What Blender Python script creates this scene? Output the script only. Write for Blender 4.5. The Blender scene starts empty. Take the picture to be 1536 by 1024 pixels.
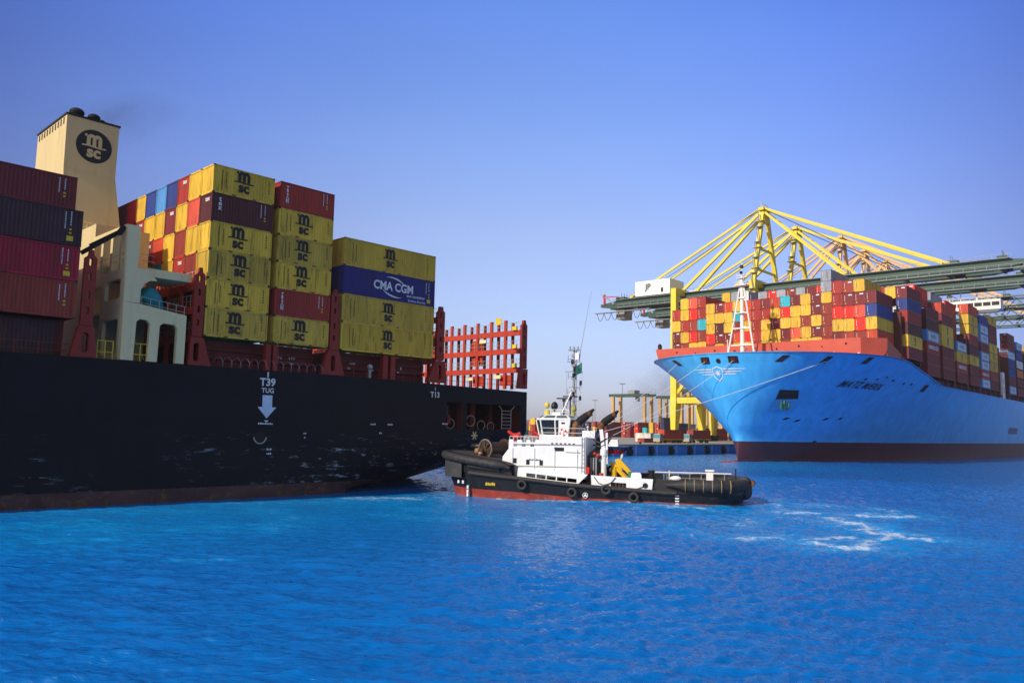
import bpy, math, random
import numpy as np
from mathutils import Vector, Matrix
from mathutils.geometry import tessellate_polygon
random.seed(7)
R = math.radians
scene = bpy.context.scene
COL = scene.collection

# ------------------------------------------------------------------ camera
cam_d = bpy.data.cameras.new('camera')
cam_d.lens = 28.0
cam_d.sensor_width = 36.0
cam_d.clip_start = 0.3
cam_d.clip_end = 20000
cam = bpy.data.objects.new('camera', cam_d)
COL.objects.link(cam)
PITCH, ROLL = R(6.17), 0.01988
_F = Vector((0, math.cos(PITCH), math.sin(PITCH)))
_U = Vector((0, -math.sin(PITCH), math.cos(PITCH)))
_X = Vector((1, 0, 0))
_r = _X*math.cos(ROLL) + _U*math.sin(ROLL)
_u = -_X*math.sin(ROLL) + _U*math.cos(ROLL)
cam.matrix_world = Matrix(((_r.x, _u.x, -_F.x, 0), (_r.y, _u.y, -_F.y, 0), (_r.z, _u.z, -_F.z, 6.9), (0, 0, 0, 1)))
scene.camera = cam

# ------------------------------------------------------------------ light
SUN_EL = 32.3
SUN_AZ = math.atan2(-0.763, -0.647)          # clockwise from +Y
world = bpy.data.worlds.new('World')
scene.world = world
world.use_nodes = True
wn, wl = world.node_tree.nodes, world.node_tree.links
sky = wn.new('ShaderNodeTexSky')
sky.sky_type = 'NISHITA'
sky.sun_disc = False
sky.sun_elevation = R(SUN_EL)
sky.sun_rotation = SUN_AZ % (2*math.pi)
sky.air_density = 1.0
sky.dust_density = 0.6
sky.ozone_density = 2.0
# bluer dome ahead, dimmed sides; warm rear half added to fill shaded faces
def _n(t, **k):
    n = wn.new(t)
    for q, v in k.items(): setattr(n, q, v)
    return n
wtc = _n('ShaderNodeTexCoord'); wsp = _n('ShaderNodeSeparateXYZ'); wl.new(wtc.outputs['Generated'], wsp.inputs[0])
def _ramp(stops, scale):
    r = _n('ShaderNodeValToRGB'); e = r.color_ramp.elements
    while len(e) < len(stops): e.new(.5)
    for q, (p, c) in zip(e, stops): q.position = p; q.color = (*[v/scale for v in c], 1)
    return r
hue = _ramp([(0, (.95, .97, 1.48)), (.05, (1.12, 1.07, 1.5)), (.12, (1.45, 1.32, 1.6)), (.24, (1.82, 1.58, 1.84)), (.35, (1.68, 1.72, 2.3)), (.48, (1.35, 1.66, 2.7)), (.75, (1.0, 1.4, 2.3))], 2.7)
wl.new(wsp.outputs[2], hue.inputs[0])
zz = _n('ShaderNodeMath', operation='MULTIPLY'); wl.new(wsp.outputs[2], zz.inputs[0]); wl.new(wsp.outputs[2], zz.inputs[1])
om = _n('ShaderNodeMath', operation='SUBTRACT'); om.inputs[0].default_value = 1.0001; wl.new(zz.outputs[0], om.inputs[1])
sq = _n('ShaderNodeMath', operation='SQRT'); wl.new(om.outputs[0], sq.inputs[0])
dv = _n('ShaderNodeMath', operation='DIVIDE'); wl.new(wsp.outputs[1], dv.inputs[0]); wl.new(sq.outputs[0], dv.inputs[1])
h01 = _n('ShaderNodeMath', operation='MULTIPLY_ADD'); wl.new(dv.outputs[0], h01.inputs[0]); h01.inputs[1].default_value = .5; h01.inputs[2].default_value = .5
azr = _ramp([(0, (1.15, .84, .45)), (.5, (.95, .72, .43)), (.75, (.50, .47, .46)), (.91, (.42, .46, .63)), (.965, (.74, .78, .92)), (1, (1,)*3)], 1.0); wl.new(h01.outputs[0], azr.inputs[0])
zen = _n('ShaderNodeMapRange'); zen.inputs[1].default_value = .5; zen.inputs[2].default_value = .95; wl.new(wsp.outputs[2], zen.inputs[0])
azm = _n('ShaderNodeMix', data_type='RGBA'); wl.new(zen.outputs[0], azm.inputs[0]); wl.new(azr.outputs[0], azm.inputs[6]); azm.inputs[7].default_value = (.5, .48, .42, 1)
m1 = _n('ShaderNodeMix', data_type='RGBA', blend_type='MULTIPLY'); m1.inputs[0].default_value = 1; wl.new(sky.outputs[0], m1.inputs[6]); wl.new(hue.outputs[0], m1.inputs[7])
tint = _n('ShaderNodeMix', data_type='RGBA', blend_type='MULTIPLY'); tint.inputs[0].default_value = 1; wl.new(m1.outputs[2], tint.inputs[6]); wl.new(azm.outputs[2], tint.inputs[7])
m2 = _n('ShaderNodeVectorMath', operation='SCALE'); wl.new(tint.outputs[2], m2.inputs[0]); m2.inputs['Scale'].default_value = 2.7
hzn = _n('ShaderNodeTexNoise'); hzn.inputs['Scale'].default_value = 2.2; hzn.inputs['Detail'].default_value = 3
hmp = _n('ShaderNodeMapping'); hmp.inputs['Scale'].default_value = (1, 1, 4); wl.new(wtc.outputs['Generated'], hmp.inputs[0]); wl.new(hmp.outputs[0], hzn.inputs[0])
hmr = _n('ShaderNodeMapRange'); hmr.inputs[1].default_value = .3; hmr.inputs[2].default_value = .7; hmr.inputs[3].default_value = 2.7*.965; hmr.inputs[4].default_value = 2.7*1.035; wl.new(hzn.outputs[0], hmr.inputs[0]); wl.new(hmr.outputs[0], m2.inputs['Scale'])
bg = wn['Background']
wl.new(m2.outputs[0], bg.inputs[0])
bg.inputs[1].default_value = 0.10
sun_d = bpy.data.lights.new('sun', 'SUN')
sun_d.energy = 4.2
sun_d.angle = R(0.5)
sun_d.color = (1.0, 0.93, 0.82)
sun = bpy.data.objects.new('sun', sun_d)
COL.objects.link(sun)
_ce = math.cos(R(SUN_EL))
_d = Vector((-0.763*_ce, -0.647*_ce, math.sin(R(SUN_EL))))
sun.rotation_euler = _d.to_track_quat('Z', 'Y').to_euler()
scene.view_settings.view_transform = 'Standard'
scene.view_settings.look = 'None'
scene.view_settings.exposure = 0.0
scene.view_settings.gamma = 1.0
scene.cycles.max_bounces = 6
scene.cycles.diffuse_bounces = 3
scene.cycles.glossy_bounces = 3
scene.cycles.transparent_max_bounces = 8
scene.cycles.volume_bounces = 0
scene.cycles.caustics_reflective = False
scene.cycles.caustics_refractive = False

# ------------------------------------------------------------------ helpers
class MB:
    """collects faces, builds ONE mesh object"""
    def __init__(s): s.v = []; s.f = []; s.m = []
    def add(s, vs, fs, mi=0):
        o = len(s.v); s.v += [tuple(p) for p in vs]
        for f in fs: s.f.append(tuple(o+i for i in f)); s.m.append(mi)
        return s
    def box(s, x0, x1, y0, y1, z0, z1, mi=0):
        return s.add([(x0, y0, z0), (x1, y0, z0), (x1, y1, z0), (x0, y1, z0), (x0, y0, z1), (x1, y0, z1), (x1, y1, z1), (x0, y1, z1)],
                     [(0, 3, 2, 1), (4, 5, 6, 7), (0, 1, 5, 4), (1, 2, 6, 5), (2, 3, 7, 6), (3, 0, 4, 7)], mi)
    def frust(s, a, b, mi=0):
        """two quads/ngons a (bottom) b (top) of equal length -> solid"""
        n = len(a)
        return s.add(list(a)+list(b), [tuple(reversed(range(n))), tuple(range(n, 2*n))]+[(i, (i+1) % n, n+(i+1) % n, n+i) for i in range(n)], mi)
    def tube(s, p0, p1, r0, r1=None, n=8, mi=0, caps=True):
        p0, p1 = Vector(p0), Vector(p1); r1 = r0 if r1 is None else r1
        d = (p1-p0)
        if d.length < 1e-6: return s
        d.normalize(); a = d.orthogonal().normalized(); b = d.cross(a)
        vs = []
        for p, r in ((p0, r0), (p1, r1)):
            for i in range(n):
                t = 2*math.pi*i/n; vs.append(p+(a*math.cos(t)+b*math.sin(t))*r)
        fs = [(i, (i+1) % n, n+(i+1) % n, n+i) for i in range(n)]
        if caps: fs += [tuple(reversed(range(n))), tuple(range(n, 2*n))]
        return s.add(vs, fs, mi)
    def bar(s, p0, p1, w, h=None, mi=0):
        """square section beam; h measured along 'up'"""
        p0, p1 = Vector(p0), Vector(p1); h = w if h is None else h
        d = (p1-p0).normalized(); up = Vector((0, 0, 1))
        if abs(d.z) > .95: up = Vector((0, 1, 0))
        a = d.cross(up).normalized()*w/2; b = a.cross(d).normalized()*h/2
        return s.frust([p0-a-b, p0+a-b, p0+a+b, p0-a+b], [p1-a-b, p1+a-b, p1+a+b, p1-a+b], mi)
    def path(s, pts, r, n=8, mi=0, rad=None):
        pts = [Vector(p) for p in pts]; N = len(pts); vs = []; prev = None
        for i, p in enumerate(pts):
            d = (pts[min(i+1, N-1)]-pts[max(i-1, 0)]).normalized()
            a = d.orthogonal() if prev is None else prev-d*prev.dot(d)
            a.normalize(); prev = a; b = d.cross(a); rr = rad[i] if rad else r
            for k in range(n):
                t = 2*math.pi*k/n; vs.append(p+(a*math.cos(t)+b*math.sin(t))*rr)
        fs = [(i*n+k, i*n+(k+1) % n, (i+1)*n+(k+1) % n, (i+1)*n+k) for i in range(N-1) for k in range(n)]
        fs += [tuple(reversed(range(n))), tuple(range((N-1)*n, N*n))]
        return s.add(vs, fs, mi)
    def ring(s, c, axis, R_, r, n=18, m=8, mi=0):
        c = Vector(c); d = Vector(axis).normalized(); a = d.orthogonal().normalized(); b = d.cross(a); vs = []
        for i in range(n):
            t = 2*math.pi*i/n; o = a*math.cos(t)+b*math.sin(t)
            for k in range(m):
                u = 2*math.pi*k/m; vs.append(c+o*(R_+r*math.cos(u))+d*(r*math.sin(u)))
        return s.add(vs, [(i*m+k, ((i+1) % n)*m+k, ((i+1) % n)*m+(k+1) % m, i*m+(k+1) % m) for i in range(n) for k in range(m)], mi)
    def ball(s, c, r, n=12, m=8, sc=(1, 1, 1), mi=0, jit=0):
        vs = []; fs = []
        for j in range(m+1):
            th = math.pi*j/m
            for i in range(n):
                ph = 2*math.pi*i/n; k = 1+(random.uniform(-jit, jit) if 0 < j < m else 0)
                vs.append((c[0]+r*sc[0]*k*math.sin(th)*math.cos(ph), c[1]+r*sc[1]*k*math.sin(th)*math.sin(ph), c[2]+r*sc[2]*k*math.cos(th)))
        for j in range(m):
            for i in range(n): fs.append((j*n+i, (j+1)*n+i, (j+1)*n+(i+1) % n, j*n+(i+1) % n))
        return s.add(vs, fs, mi)
    def plate(s, outer, holes, fn, t, mi=0):
        """flat plate with holes; fn(u,v,w) -> xyz, w in 0..t"""
        loops = [outer]+list(holes)
        flat = [p for l in loops for p in l]
        tri = tessellate_polygon([[Vector((p[0], p[1], 0)) for p in l] for l in loops])
        n = len(flat)
        vs = [fn(p[0], p[1], 0) for p in flat]+[fn(p[0], p[1], t) for p in flat]
        fs = [tuple(x) for x in tri]+[tuple(n+i for i in reversed(x)) for x in tri]
        o = 0
        for l in loops:
            k = len(l)
            for i in range(k):
                a, b = o+i, o+(i+1) % k; fs.append((a, b, n+b, n+a))
            o += k
        return s.add(vs, fs, mi)
    def loft(s, rings, mi=0, closed=True, caps=(False, False)):
        n = len(rings[0]); vs = [p for r_ in rings for p in r_]; fs = []
        for j in range(len(rings)-1):
            for i in range(n if closed else n-1):
                fs.append((j*n+i, j*n+(i+1) % n, (j+1)*n+(i+1) % n, (j+1)*n+i))
        if caps[0]: fs.append(tuple(reversed(range(n))))
        if caps[1]: fs.append(tuple(range((len(rings)-1)*n, len(rings)*n)))
        return s.add(vs, fs, mi)
    def mesh(s, name, smooth=False):
        me = bpy.data.meshes.new(name); me.from_pydata(s.v, [], s.f)
        me.polygons.foreach_set('material_index', s.m)
        me.polygons.foreach_set('use_smooth', [smooth]*len(s.f))
        me.update(); return me
    def build(s, name, mats, parent=None, smooth=False, loc=None):
        me = s.mesh(name, smooth)
        for m in (mats if isinstance(mats, (list, tuple)) else [mats]): me.materials.append(m)
        o = bpy.data.objects.new(name, me); COL.objects.link(o)
        if parent: o.parent = parent
        if loc is not None: o.location = loc
        return o
def build_each(mb, name, mats, parent=None, smooth=False):
    """one object per connected piece"""
    par = list(range(len(mb.v)))
    def find(a):
        while par[a] != a: par[a] = par[par[a]]; a = par[a]
        return a
    for f in mb.f:
        r0 = find(f[0])
        for i in f[1:]: par[find(i)] = r0
    groups = {}
    for f, m in zip(mb.f, mb.m): groups.setdefault(find(f[0]), []).append((f, m))
    out = []
    for fs in groups.values():
        ids = sorted({i for f, _ in fs for i in f}); mp = {i: k for k, i in enumerate(ids)}; q = MB()
        q.v = [mb.v[i] for i in ids]; q.f = [tuple(mp[i] for i in f) for f, _ in fs]; q.m = [m for _, m in fs]
        out.append(q.build(name, mats, parent, smooth))
    return out
def autosmooth(o, ang=35):
    me = o.data
    me.polygons.foreach_set('use_smooth', [True]*len(me.polygons))
    me.set_sharp_from_angle(angle=R(ang))
    return o
def tag(o, label=None, cat=None, group=None, kind=None):
    if label: o['label'] = label
    if cat: o['category'] = cat
    if group: o['group'] = group
    if kind: o['kind'] = kind
    return o
def empty(name, loc, rz=0, label=None, cat=None, group=None):
    o = bpy.data.objects.new(name, None); COL.objects.link(o); o.empty_display_size = 1
    o.location = loc; o.rotation_euler = (0, 0, rz); return tag(o, label, cat, group)
def rrect(x0, x1, y0, y1, r, n=4):
    p = []
    for cx, cy, a in ((x1-r, y0+r, -90), (x1-r, y1-r, 0), (x0+r, y1-r, 90), (x0+r, y0+r, 180)):
        for i in range(n+1):
            t = R(a+90*i/n); p.append((cx+r*math.cos(t), cy+r*math.sin(t)))
    return p
_tc = {}
def text2d(body, size=1.0, bold=0.0, shear=0.0, sx=1.0, space=1.0):
    key = (body, bold, shear, space)
    if key not in _tc:
        cu = bpy.data.curves.new('t', 'FONT'); cu.body = body; cu.size = 1; cu.offset = bold; cu.align_x = 'CENTER'; cu.align_y = 'CENTER'
        cu.shear = shear; cu.resolution_u = 4; cu.space_character = space
        ob = bpy.data.objects.new('t', cu); COL.objects.link(ob)
        dg = bpy.context.evaluated_depsgraph_get(); dg.update()
        me = bpy.data.meshes.new_from_object(ob.evaluated_get(dg))
        _tc[key] = ([(v.co.x, v.co.y) for v in me.vertices], [tuple(p.vertices) for p in me.polygons])
        bpy.data.objects.remove(ob); bpy.data.curves.remove(cu); bpy.data.meshes.remove(me)
    vs, fs = _tc[key]
    return [(x*size*sx, y*size) for x, y in vs], fs
def decal(mb, shape, fn, mi=0):
    vs, fs = shape
    return mb.add([fn(u, v) for u, v in vs], fs, mi)
def msc_shapes(k=1.0):
    """the two-line emblem: arched m over a wave bar over sc -> list of (verts, faces)"""
    out = []
    def q(x0, x1, y0, y1): return ([(x0*k, y0*k), (x1*k, y0*k), (x1*k, y1*k), (x0*k, y1*k)], [(0, 1, 2, 3)])
    out += [q(-.42, -.21, .08, .50), q(-.10, .10, .08, .50), q(.21, .42, .08, .50), q(-.54, -.40, .60, .74)]
    for c in (-.16, .16):
        vs = []; n = 10
        for i in range(n+1):
            t = math.pi*i/n
            vs += [((c+.26*math.cos(t))*k, (.50+.27*math.sin(t))*k), ((c+.06*math.cos(t))*k, (.50+.07*math.sin(t))*k)]
        out.append((vs, [(2*i, 2*i+1, 2*i+3, 2*i+2) for i in range(n)]))
    vs = []; n = 12
    for i in range(n+1):
        u = -.66+1.32*i/n; w = .025*math.sin(u*4.7); vs += [(u*k, (.0-w)*k), (u*k, (.085-w)*k)]
    out.append((vs, [(2*i, 2*i+2, 2*i+3, 2*i+1) for i in range(n)]))
    v2, f2 = text2d('sc', .92*k, .04)
    out.append(([(x, y-.30*k) for x, y in v2], f2))
    return out

# ------------------------------------------------------------------ materials
def nd(nt, t, **kw):
    n = nt.nodes.new(t)
    for k, v in kw.items(): setattr(n, k, v)
    return n
def mat(name, col, rough=.5, metal=0, var=.12, nscale=1.5, dirt=0.0, dirtcol=(.05, .035, .025), spec=.4, rnd=0.0, streak=False, bump=0.0, bscale=6, coat=0):
    m = bpy.data.materials.new(name); m.use_nodes = True; nt = m.node_tree; b = nt.nodes['Principled BSDF']; L = nt.links
    b.inputs['Roughness'].default_value = rough; b.inputs['Metallic'].default_value = metal; b.inputs['Specular IOR Level'].default_value = spec
    tc = nd(nt, 'ShaderNodeTexCoord')
    no = nd(nt, 'ShaderNodeTexNoise'); no.inputs['Scale'].default_value = nscale; no.inputs['Detail'].default_value = 5
    vec = tc.outputs['Object']
    if rnd or streak:
        mp = nd(nt, 'ShaderNodeMapping'); L.new(vec, mp.inputs[0]); vec = mp.outputs[0]
        if streak: mp.inputs['Scale'].default_value = (1, 1, .15)
        if rnd:
            oi = nd(nt, 'ShaderNodeObjectInfo'); cx = nd(nt, 'ShaderNodeVectorMath', operation='SCALE'); cx.inputs[0].default_value = (37, 19, 53)
            L.new(oi.outputs['Random'], cx.inputs['Scale']); L.new(cx.outputs[0], mp.inputs['Location'])
    L.new(vec, no.inputs['Vector'])
    rmp = nd(nt, 'ShaderNodeMapRange'); rmp.inputs[1].default_value = .3; rmp.inputs[2].default_value = .7
    rmp.inputs[3].default_value = 1-var; rmp.inputs[4].default_value = 1+var
    L.new(no.outputs[0], rmp.inputs[0])
    hsv = nd(nt, 'ShaderNodeHueSaturation'); hsv.inputs['Color'].default_value = (*col, 1)
    if rnd:
        a = nd(nt, 'ShaderNodeMath', operation='MULTIPLY_ADD'); L.new(oi.outputs['Random'], a.inputs[0]); a.inputs[1].default_value = rnd*2; a.inputs[2].default_value = -rnd
        a2 = nd(nt, 'ShaderNodeMath', operation='ADD'); L.new(a.outputs[0], a2.inputs[0]); L.new(rmp.outputs[0], a2.inputs[1]); L.new(a2.outputs[0], hsv.inputs['Value'])
    else: L.new(rmp.outputs[0], hsv.inputs['Value'])
    out = hsv.outputs[0]
    if dirt:
        n2 = nd(nt, 'ShaderNodeTexNoise'); n2.inputs['Scale'].default_value = nscale*2.3; n2.inputs['Detail'].default_value = 8; n2.inputs['Roughness'].default_value = .7
        L.new(vec, n2.inputs['Vector'])
        r2 = nd(nt, 'ShaderNodeMapRange'); r2.inputs[1].default_value = .53; r2.inputs[2].default_value = .70; r2.inputs[4].default_value = dirt
        L.new(n2.outputs[0], r2.inputs[0])
        mx = nd(nt, 'ShaderNodeMix', data_type='RGBA'); L.new(r2.outputs[0], mx.inputs[0]); L.new(out, mx.inputs[6]); mx.inputs[7].default_value = (*dirtcol, 1)
        out = mx.outputs[2]
    L.new(out, b.inputs['Base Color'])
    if bump:
        n3 = nd(nt, 'ShaderNodeTexNoise'); n3.inputs['Scale'].default_value = bscale; n3.inputs['Detail'].default_value = 4; L.new(tc.outputs['Object'], n3.inputs['Vector'])
        bp = nd(nt, 'ShaderNodeBump'); bp.inputs['Strength'].default_value = bump; bp.inputs['Distance'].default_value = .1
        L.new(n3.outputs[0], bp.inputs['Height']); L.new(bp.outputs[0], b.inputs['Normal'])
    return m
RUST = (.09, .035, .015)
CC = dict(fadedyellow=(.66, .43, .055), yellow=(.74, .47, .045), red=(.40, .035, .025), maroon=(.20, .022, .028), brightred=(.78, .028, .020), brownred=(.33, .045, .028),
          salmon=(.75, .11, .06), orangered=(.62, .075, .03), blue=(.025, .055, .25), navy=(.022, .028, .09), lightblue=(.09, .30, .62), teal=(.03, .45, .55),
          grey=(.34, .37, .42), white=(.72, .72, .68), purple=(.10, .017, .022), darkblue=(.018, .022, .17), orange=(.70, .20, .05), crimson=(.42, .012, .04), plum=(.05, .018, .03))
PAINT = {k: mat('paint_'+k, c, .5, 0, .16, .9, .75, RUST if k not in ('white', 'grey') else (.12, .09, .07), .35, rnd=.13, streak=True) for k, c in CC.items()}
SAY = dict(fadedyellow='faded yellow', maroon='dark maroon', brightred='bright red', brownred='brownish red', orangered='orange red', lightblue='light blue', darkblue='deep blue', plum='plum purple')
M_WHITE = mat('white_marking', (.80, .80, .80), .5, var=.05)
M_BLACK = mat('black_marking', (.012, .012, .018), .5, var=.05)
M_YMARK = mat('yellow_marking', (.80, .55, .03), .5, var=.05)
M_GAP = mat('dark_steel_and_hollows', (.012, .010, .010), .7)  # near black; also painted flat for the shade inside openings
M_CAST = mat('casting_steel', (.05, .035, .03), .6)

def plating(m, w, h, dark=.82, bump=.25):
    nt = m.node_tree; L = nt.links; b = nt.nodes['Principled BSDF']; src = b.inputs['Base Color'].links[0].from_socket
    tc = nd(nt, 'ShaderNodeTexCoord'); sp = nd(nt, 'ShaderNodeSeparateXYZ'); L.new(tc.outputs['Object'], sp.inputs[0]); cb = nd(nt, 'ShaderNodeCombineXYZ'); L.new(sp.outputs[0], cb.inputs[0]); L.new(sp.outputs[2], cb.inputs[1])
    br = nd(nt, 'ShaderNodeTexBrick'); br.inputs['Scale'].default_value = 1; br.inputs['Brick Width'].default_value = w; br.inputs['Row Height'].default_value = h; br.inputs['Mortar Size'].default_value = .03; br.inputs['Mortar Smooth'].default_value = .6
    br.inputs['Color1'].default_value = (1, 1, 1, 1); br.inputs['Color2'].default_value = (.93, .93, .93, 1); br.inputs['Mortar'].default_value = (dark, dark, dark, 1); L.new(cb.outputs[0], br.inputs[0])
    mp = nd(nt, 'ShaderNodeMapping'); mp.inputs['Scale'].default_value = (.9, .9, .05); L.new(tc.outputs['Object'], mp.inputs[0])
    ns = nd(nt, 'ShaderNodeTexNoise'); ns.inputs['Scale'].default_value = .7; ns.inputs['Detail'].default_value = 6; L.new(mp.outputs[0], ns.inputs[0])
    rs = nd(nt, 'ShaderNodeMapRange'); rs.inputs[1].default_value = .35; rs.inputs[2].default_value = .75; rs.inputs[3].default_value = 1.06; rs.inputs[4].default_value = .80; L.new(ns.outputs[0], rs.inputs[0])
    mx = nd(nt, 'ShaderNodeMix', data_type='RGBA', blend_type='MULTIPLY'); mx.inputs[0].default_value = 1; L.new(src, mx.inputs[6]); L.new(br.outputs[0], mx.inputs[7])
    vm = nd(nt, 'ShaderNodeVectorMath', operation='SCALE'); L.new(mx.outputs[2], vm.inputs[0]); L.new(rs.outputs[0], vm.inputs['Scale']); L.new(vm.outputs[0], b.inputs['Base Color'])
    nb = nd(nt, 'ShaderNodeTexNoise'); nb.inputs['Scale'].default_value = .32; nb.inputs['Detail'].default_value = 2; L.new(tc.outputs['Object'], nb.inputs[0])
    bp = nd(nt, 'ShaderNodeBump'); bp.inputs['Strength'].default_value = bump; bp.inputs['Distance'].default_value = .25; L.new(nb.outputs[0], bp.inputs['Height']); L.new(bp.outputs[0], b.inputs['Normal'])
    return m

# ------------------------------------------------------------------ containers
W = 2.438
def corr_line(L, pitch, amp):
    pts = [(0.0, 0.0)]; n = max(4, int(round(L/pitch))); p = L/n
    for i in range(n):
        a = i*p
        pts += [(a+p*.22, 0.0), (a+p*.38, amp), (a+p*.78, amp), (a+p*.94, 0.0)]
    pts.append((L, 0.0)); return pts
_geo = {}
def cont_mesh(L, H):
    if (L, H) in _geo: return _geo[(L, H)]
    p = MB(); e = .16
    ln = corr_line(L-2*e, .29, .045)
    for y, sg in ((.035, 1), (W-.035, -1)):
        vs = []
        for x, d in ln: vs += [(e+x, y+sg*d, .14), (e+x, y+sg*d, H-.10)]
        p.add(vs, [(2*i, 2*i+2, 2*i+3, 2*i+1) for i in range(len(ln)-1)])
    ln2 = corr_line(W-2*e, .27, .05)
    for x, sg in ((.035, 1), (L-.035, -1)):
        vs = []
        for y, d in ln2: vs += [(x+sg*d, e+y, .16), (x+sg*d, e+y, H-.12)]
        p.add(vs, [(2*i, 2*i+2, 2*i+3, 2*i+1) for i in range(len(ln2)-1)])
    p.add([(.05, .05, H-.03), (L-.05, .05, H-.03), (L-.05, W-.05, H-.03), (.05, W-.05, H-.03)], [(0, 1, 2, 3)])
    p.add([(.05, .05, .08), (L-.05, .05, .08), (L-.05, W-.05, .08), (.05, W-.05, .08)], [(3, 2, 1, 0)])
    f = MB()
    for x in (0, L-e):
        for y in (0, W-e): f.box(x, x+e, y, y+e, .12, H-.12)
    for y in (0.005, W-.075):
        f.box(e, L-e, y, y+.07, .0, .15); f.box(e, L-e, y, y+.07, H-.10, H)
    for x in (0.005, L-.105):
        f.box(x, x+.10, e, W-e, .0, .17); f.box(x, x+.10, e, W-e, H-.12, H)
    for x in (0, L-.18):
        for y in (0, W-.17):
            for z in (0, H-.12): f.box(x-.004, x+.184, y-.004, y+.174, z-(.004 if z == 0 else 0), z+.12, 1)
    if L < 20:                                  # fork pockets
        for xc in (L/2-1.02, L/2+1.02): f.box(xc-.19, xc+.19, -.003, .05, .02, .13, 1)
    b = MB(); b.v = list(p.v); b.f = list(p.f); b.m = list(p.m); b.add(f.v, f.f, 0); b.m[len(p.m):] = [2 if q else 0 for q in f.m]
    pm, fm, bm_ = p.mesh('panels'), f.mesh('frame'), b.mesh('container_shell')
    for me, ms in ((pm, [PAINT['red']]), (fm, [PAINT['red'], M_CAST]), (bm_, [PAINT['red'], M_WHITE, M_CAST])):
        for m in ms: me.materials.append(m)
    _geo[(L, H)] = (pm, fm, bm_)
    return _geo[(L, H)]
def paint(o, m):
    o.material_slots[0].link = 'OBJECT'; o.material_slots[0].material = m
_small = {}
def small_mesh(L, H, marked):
    """one-mesh container with end door bars and marks for far stacks"""
    key = (L, H, marked)
    if key in _small: return _small[key]
    src = cont_mesh(L, H)[2]; b = MB()
    b.v = [tuple(v.co) for v in src.vertices]; b.f = [tuple(q.vertices) for q in src.polygons]; b.m = [q.material_index for q in src.polygons]
    if marked:
        b.box(-.03, -.01, .35, 1.15, H-.62, H-.34, 1)
    b.box(-.03, -.01, W-.52, W-.46, .95, H-.5, 1)
    b.box(-.03, -.01, W-.75, W-.5, .38, .62, 3)
    me = b.mesh('container_marked')
    for m in (PAINT['red'], M_WHITE, M_CAST, M_YMARK): me.materials.append(m)
    _small[key] = me; return me
_log = {}
def shared_decal(key, make, mats):
    if key not in _log:
        mb = make(); me = mb.mesh(key if isinstance(key, str) else key[0])
        for m in mats: me.materials.append(m)
        _log[key] = me
    return _log[key]
def child(name, me, parent):
    o = bpy.data.objects.new(name, me); COL.objects.link(o); o.parent = parent; return o
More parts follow.
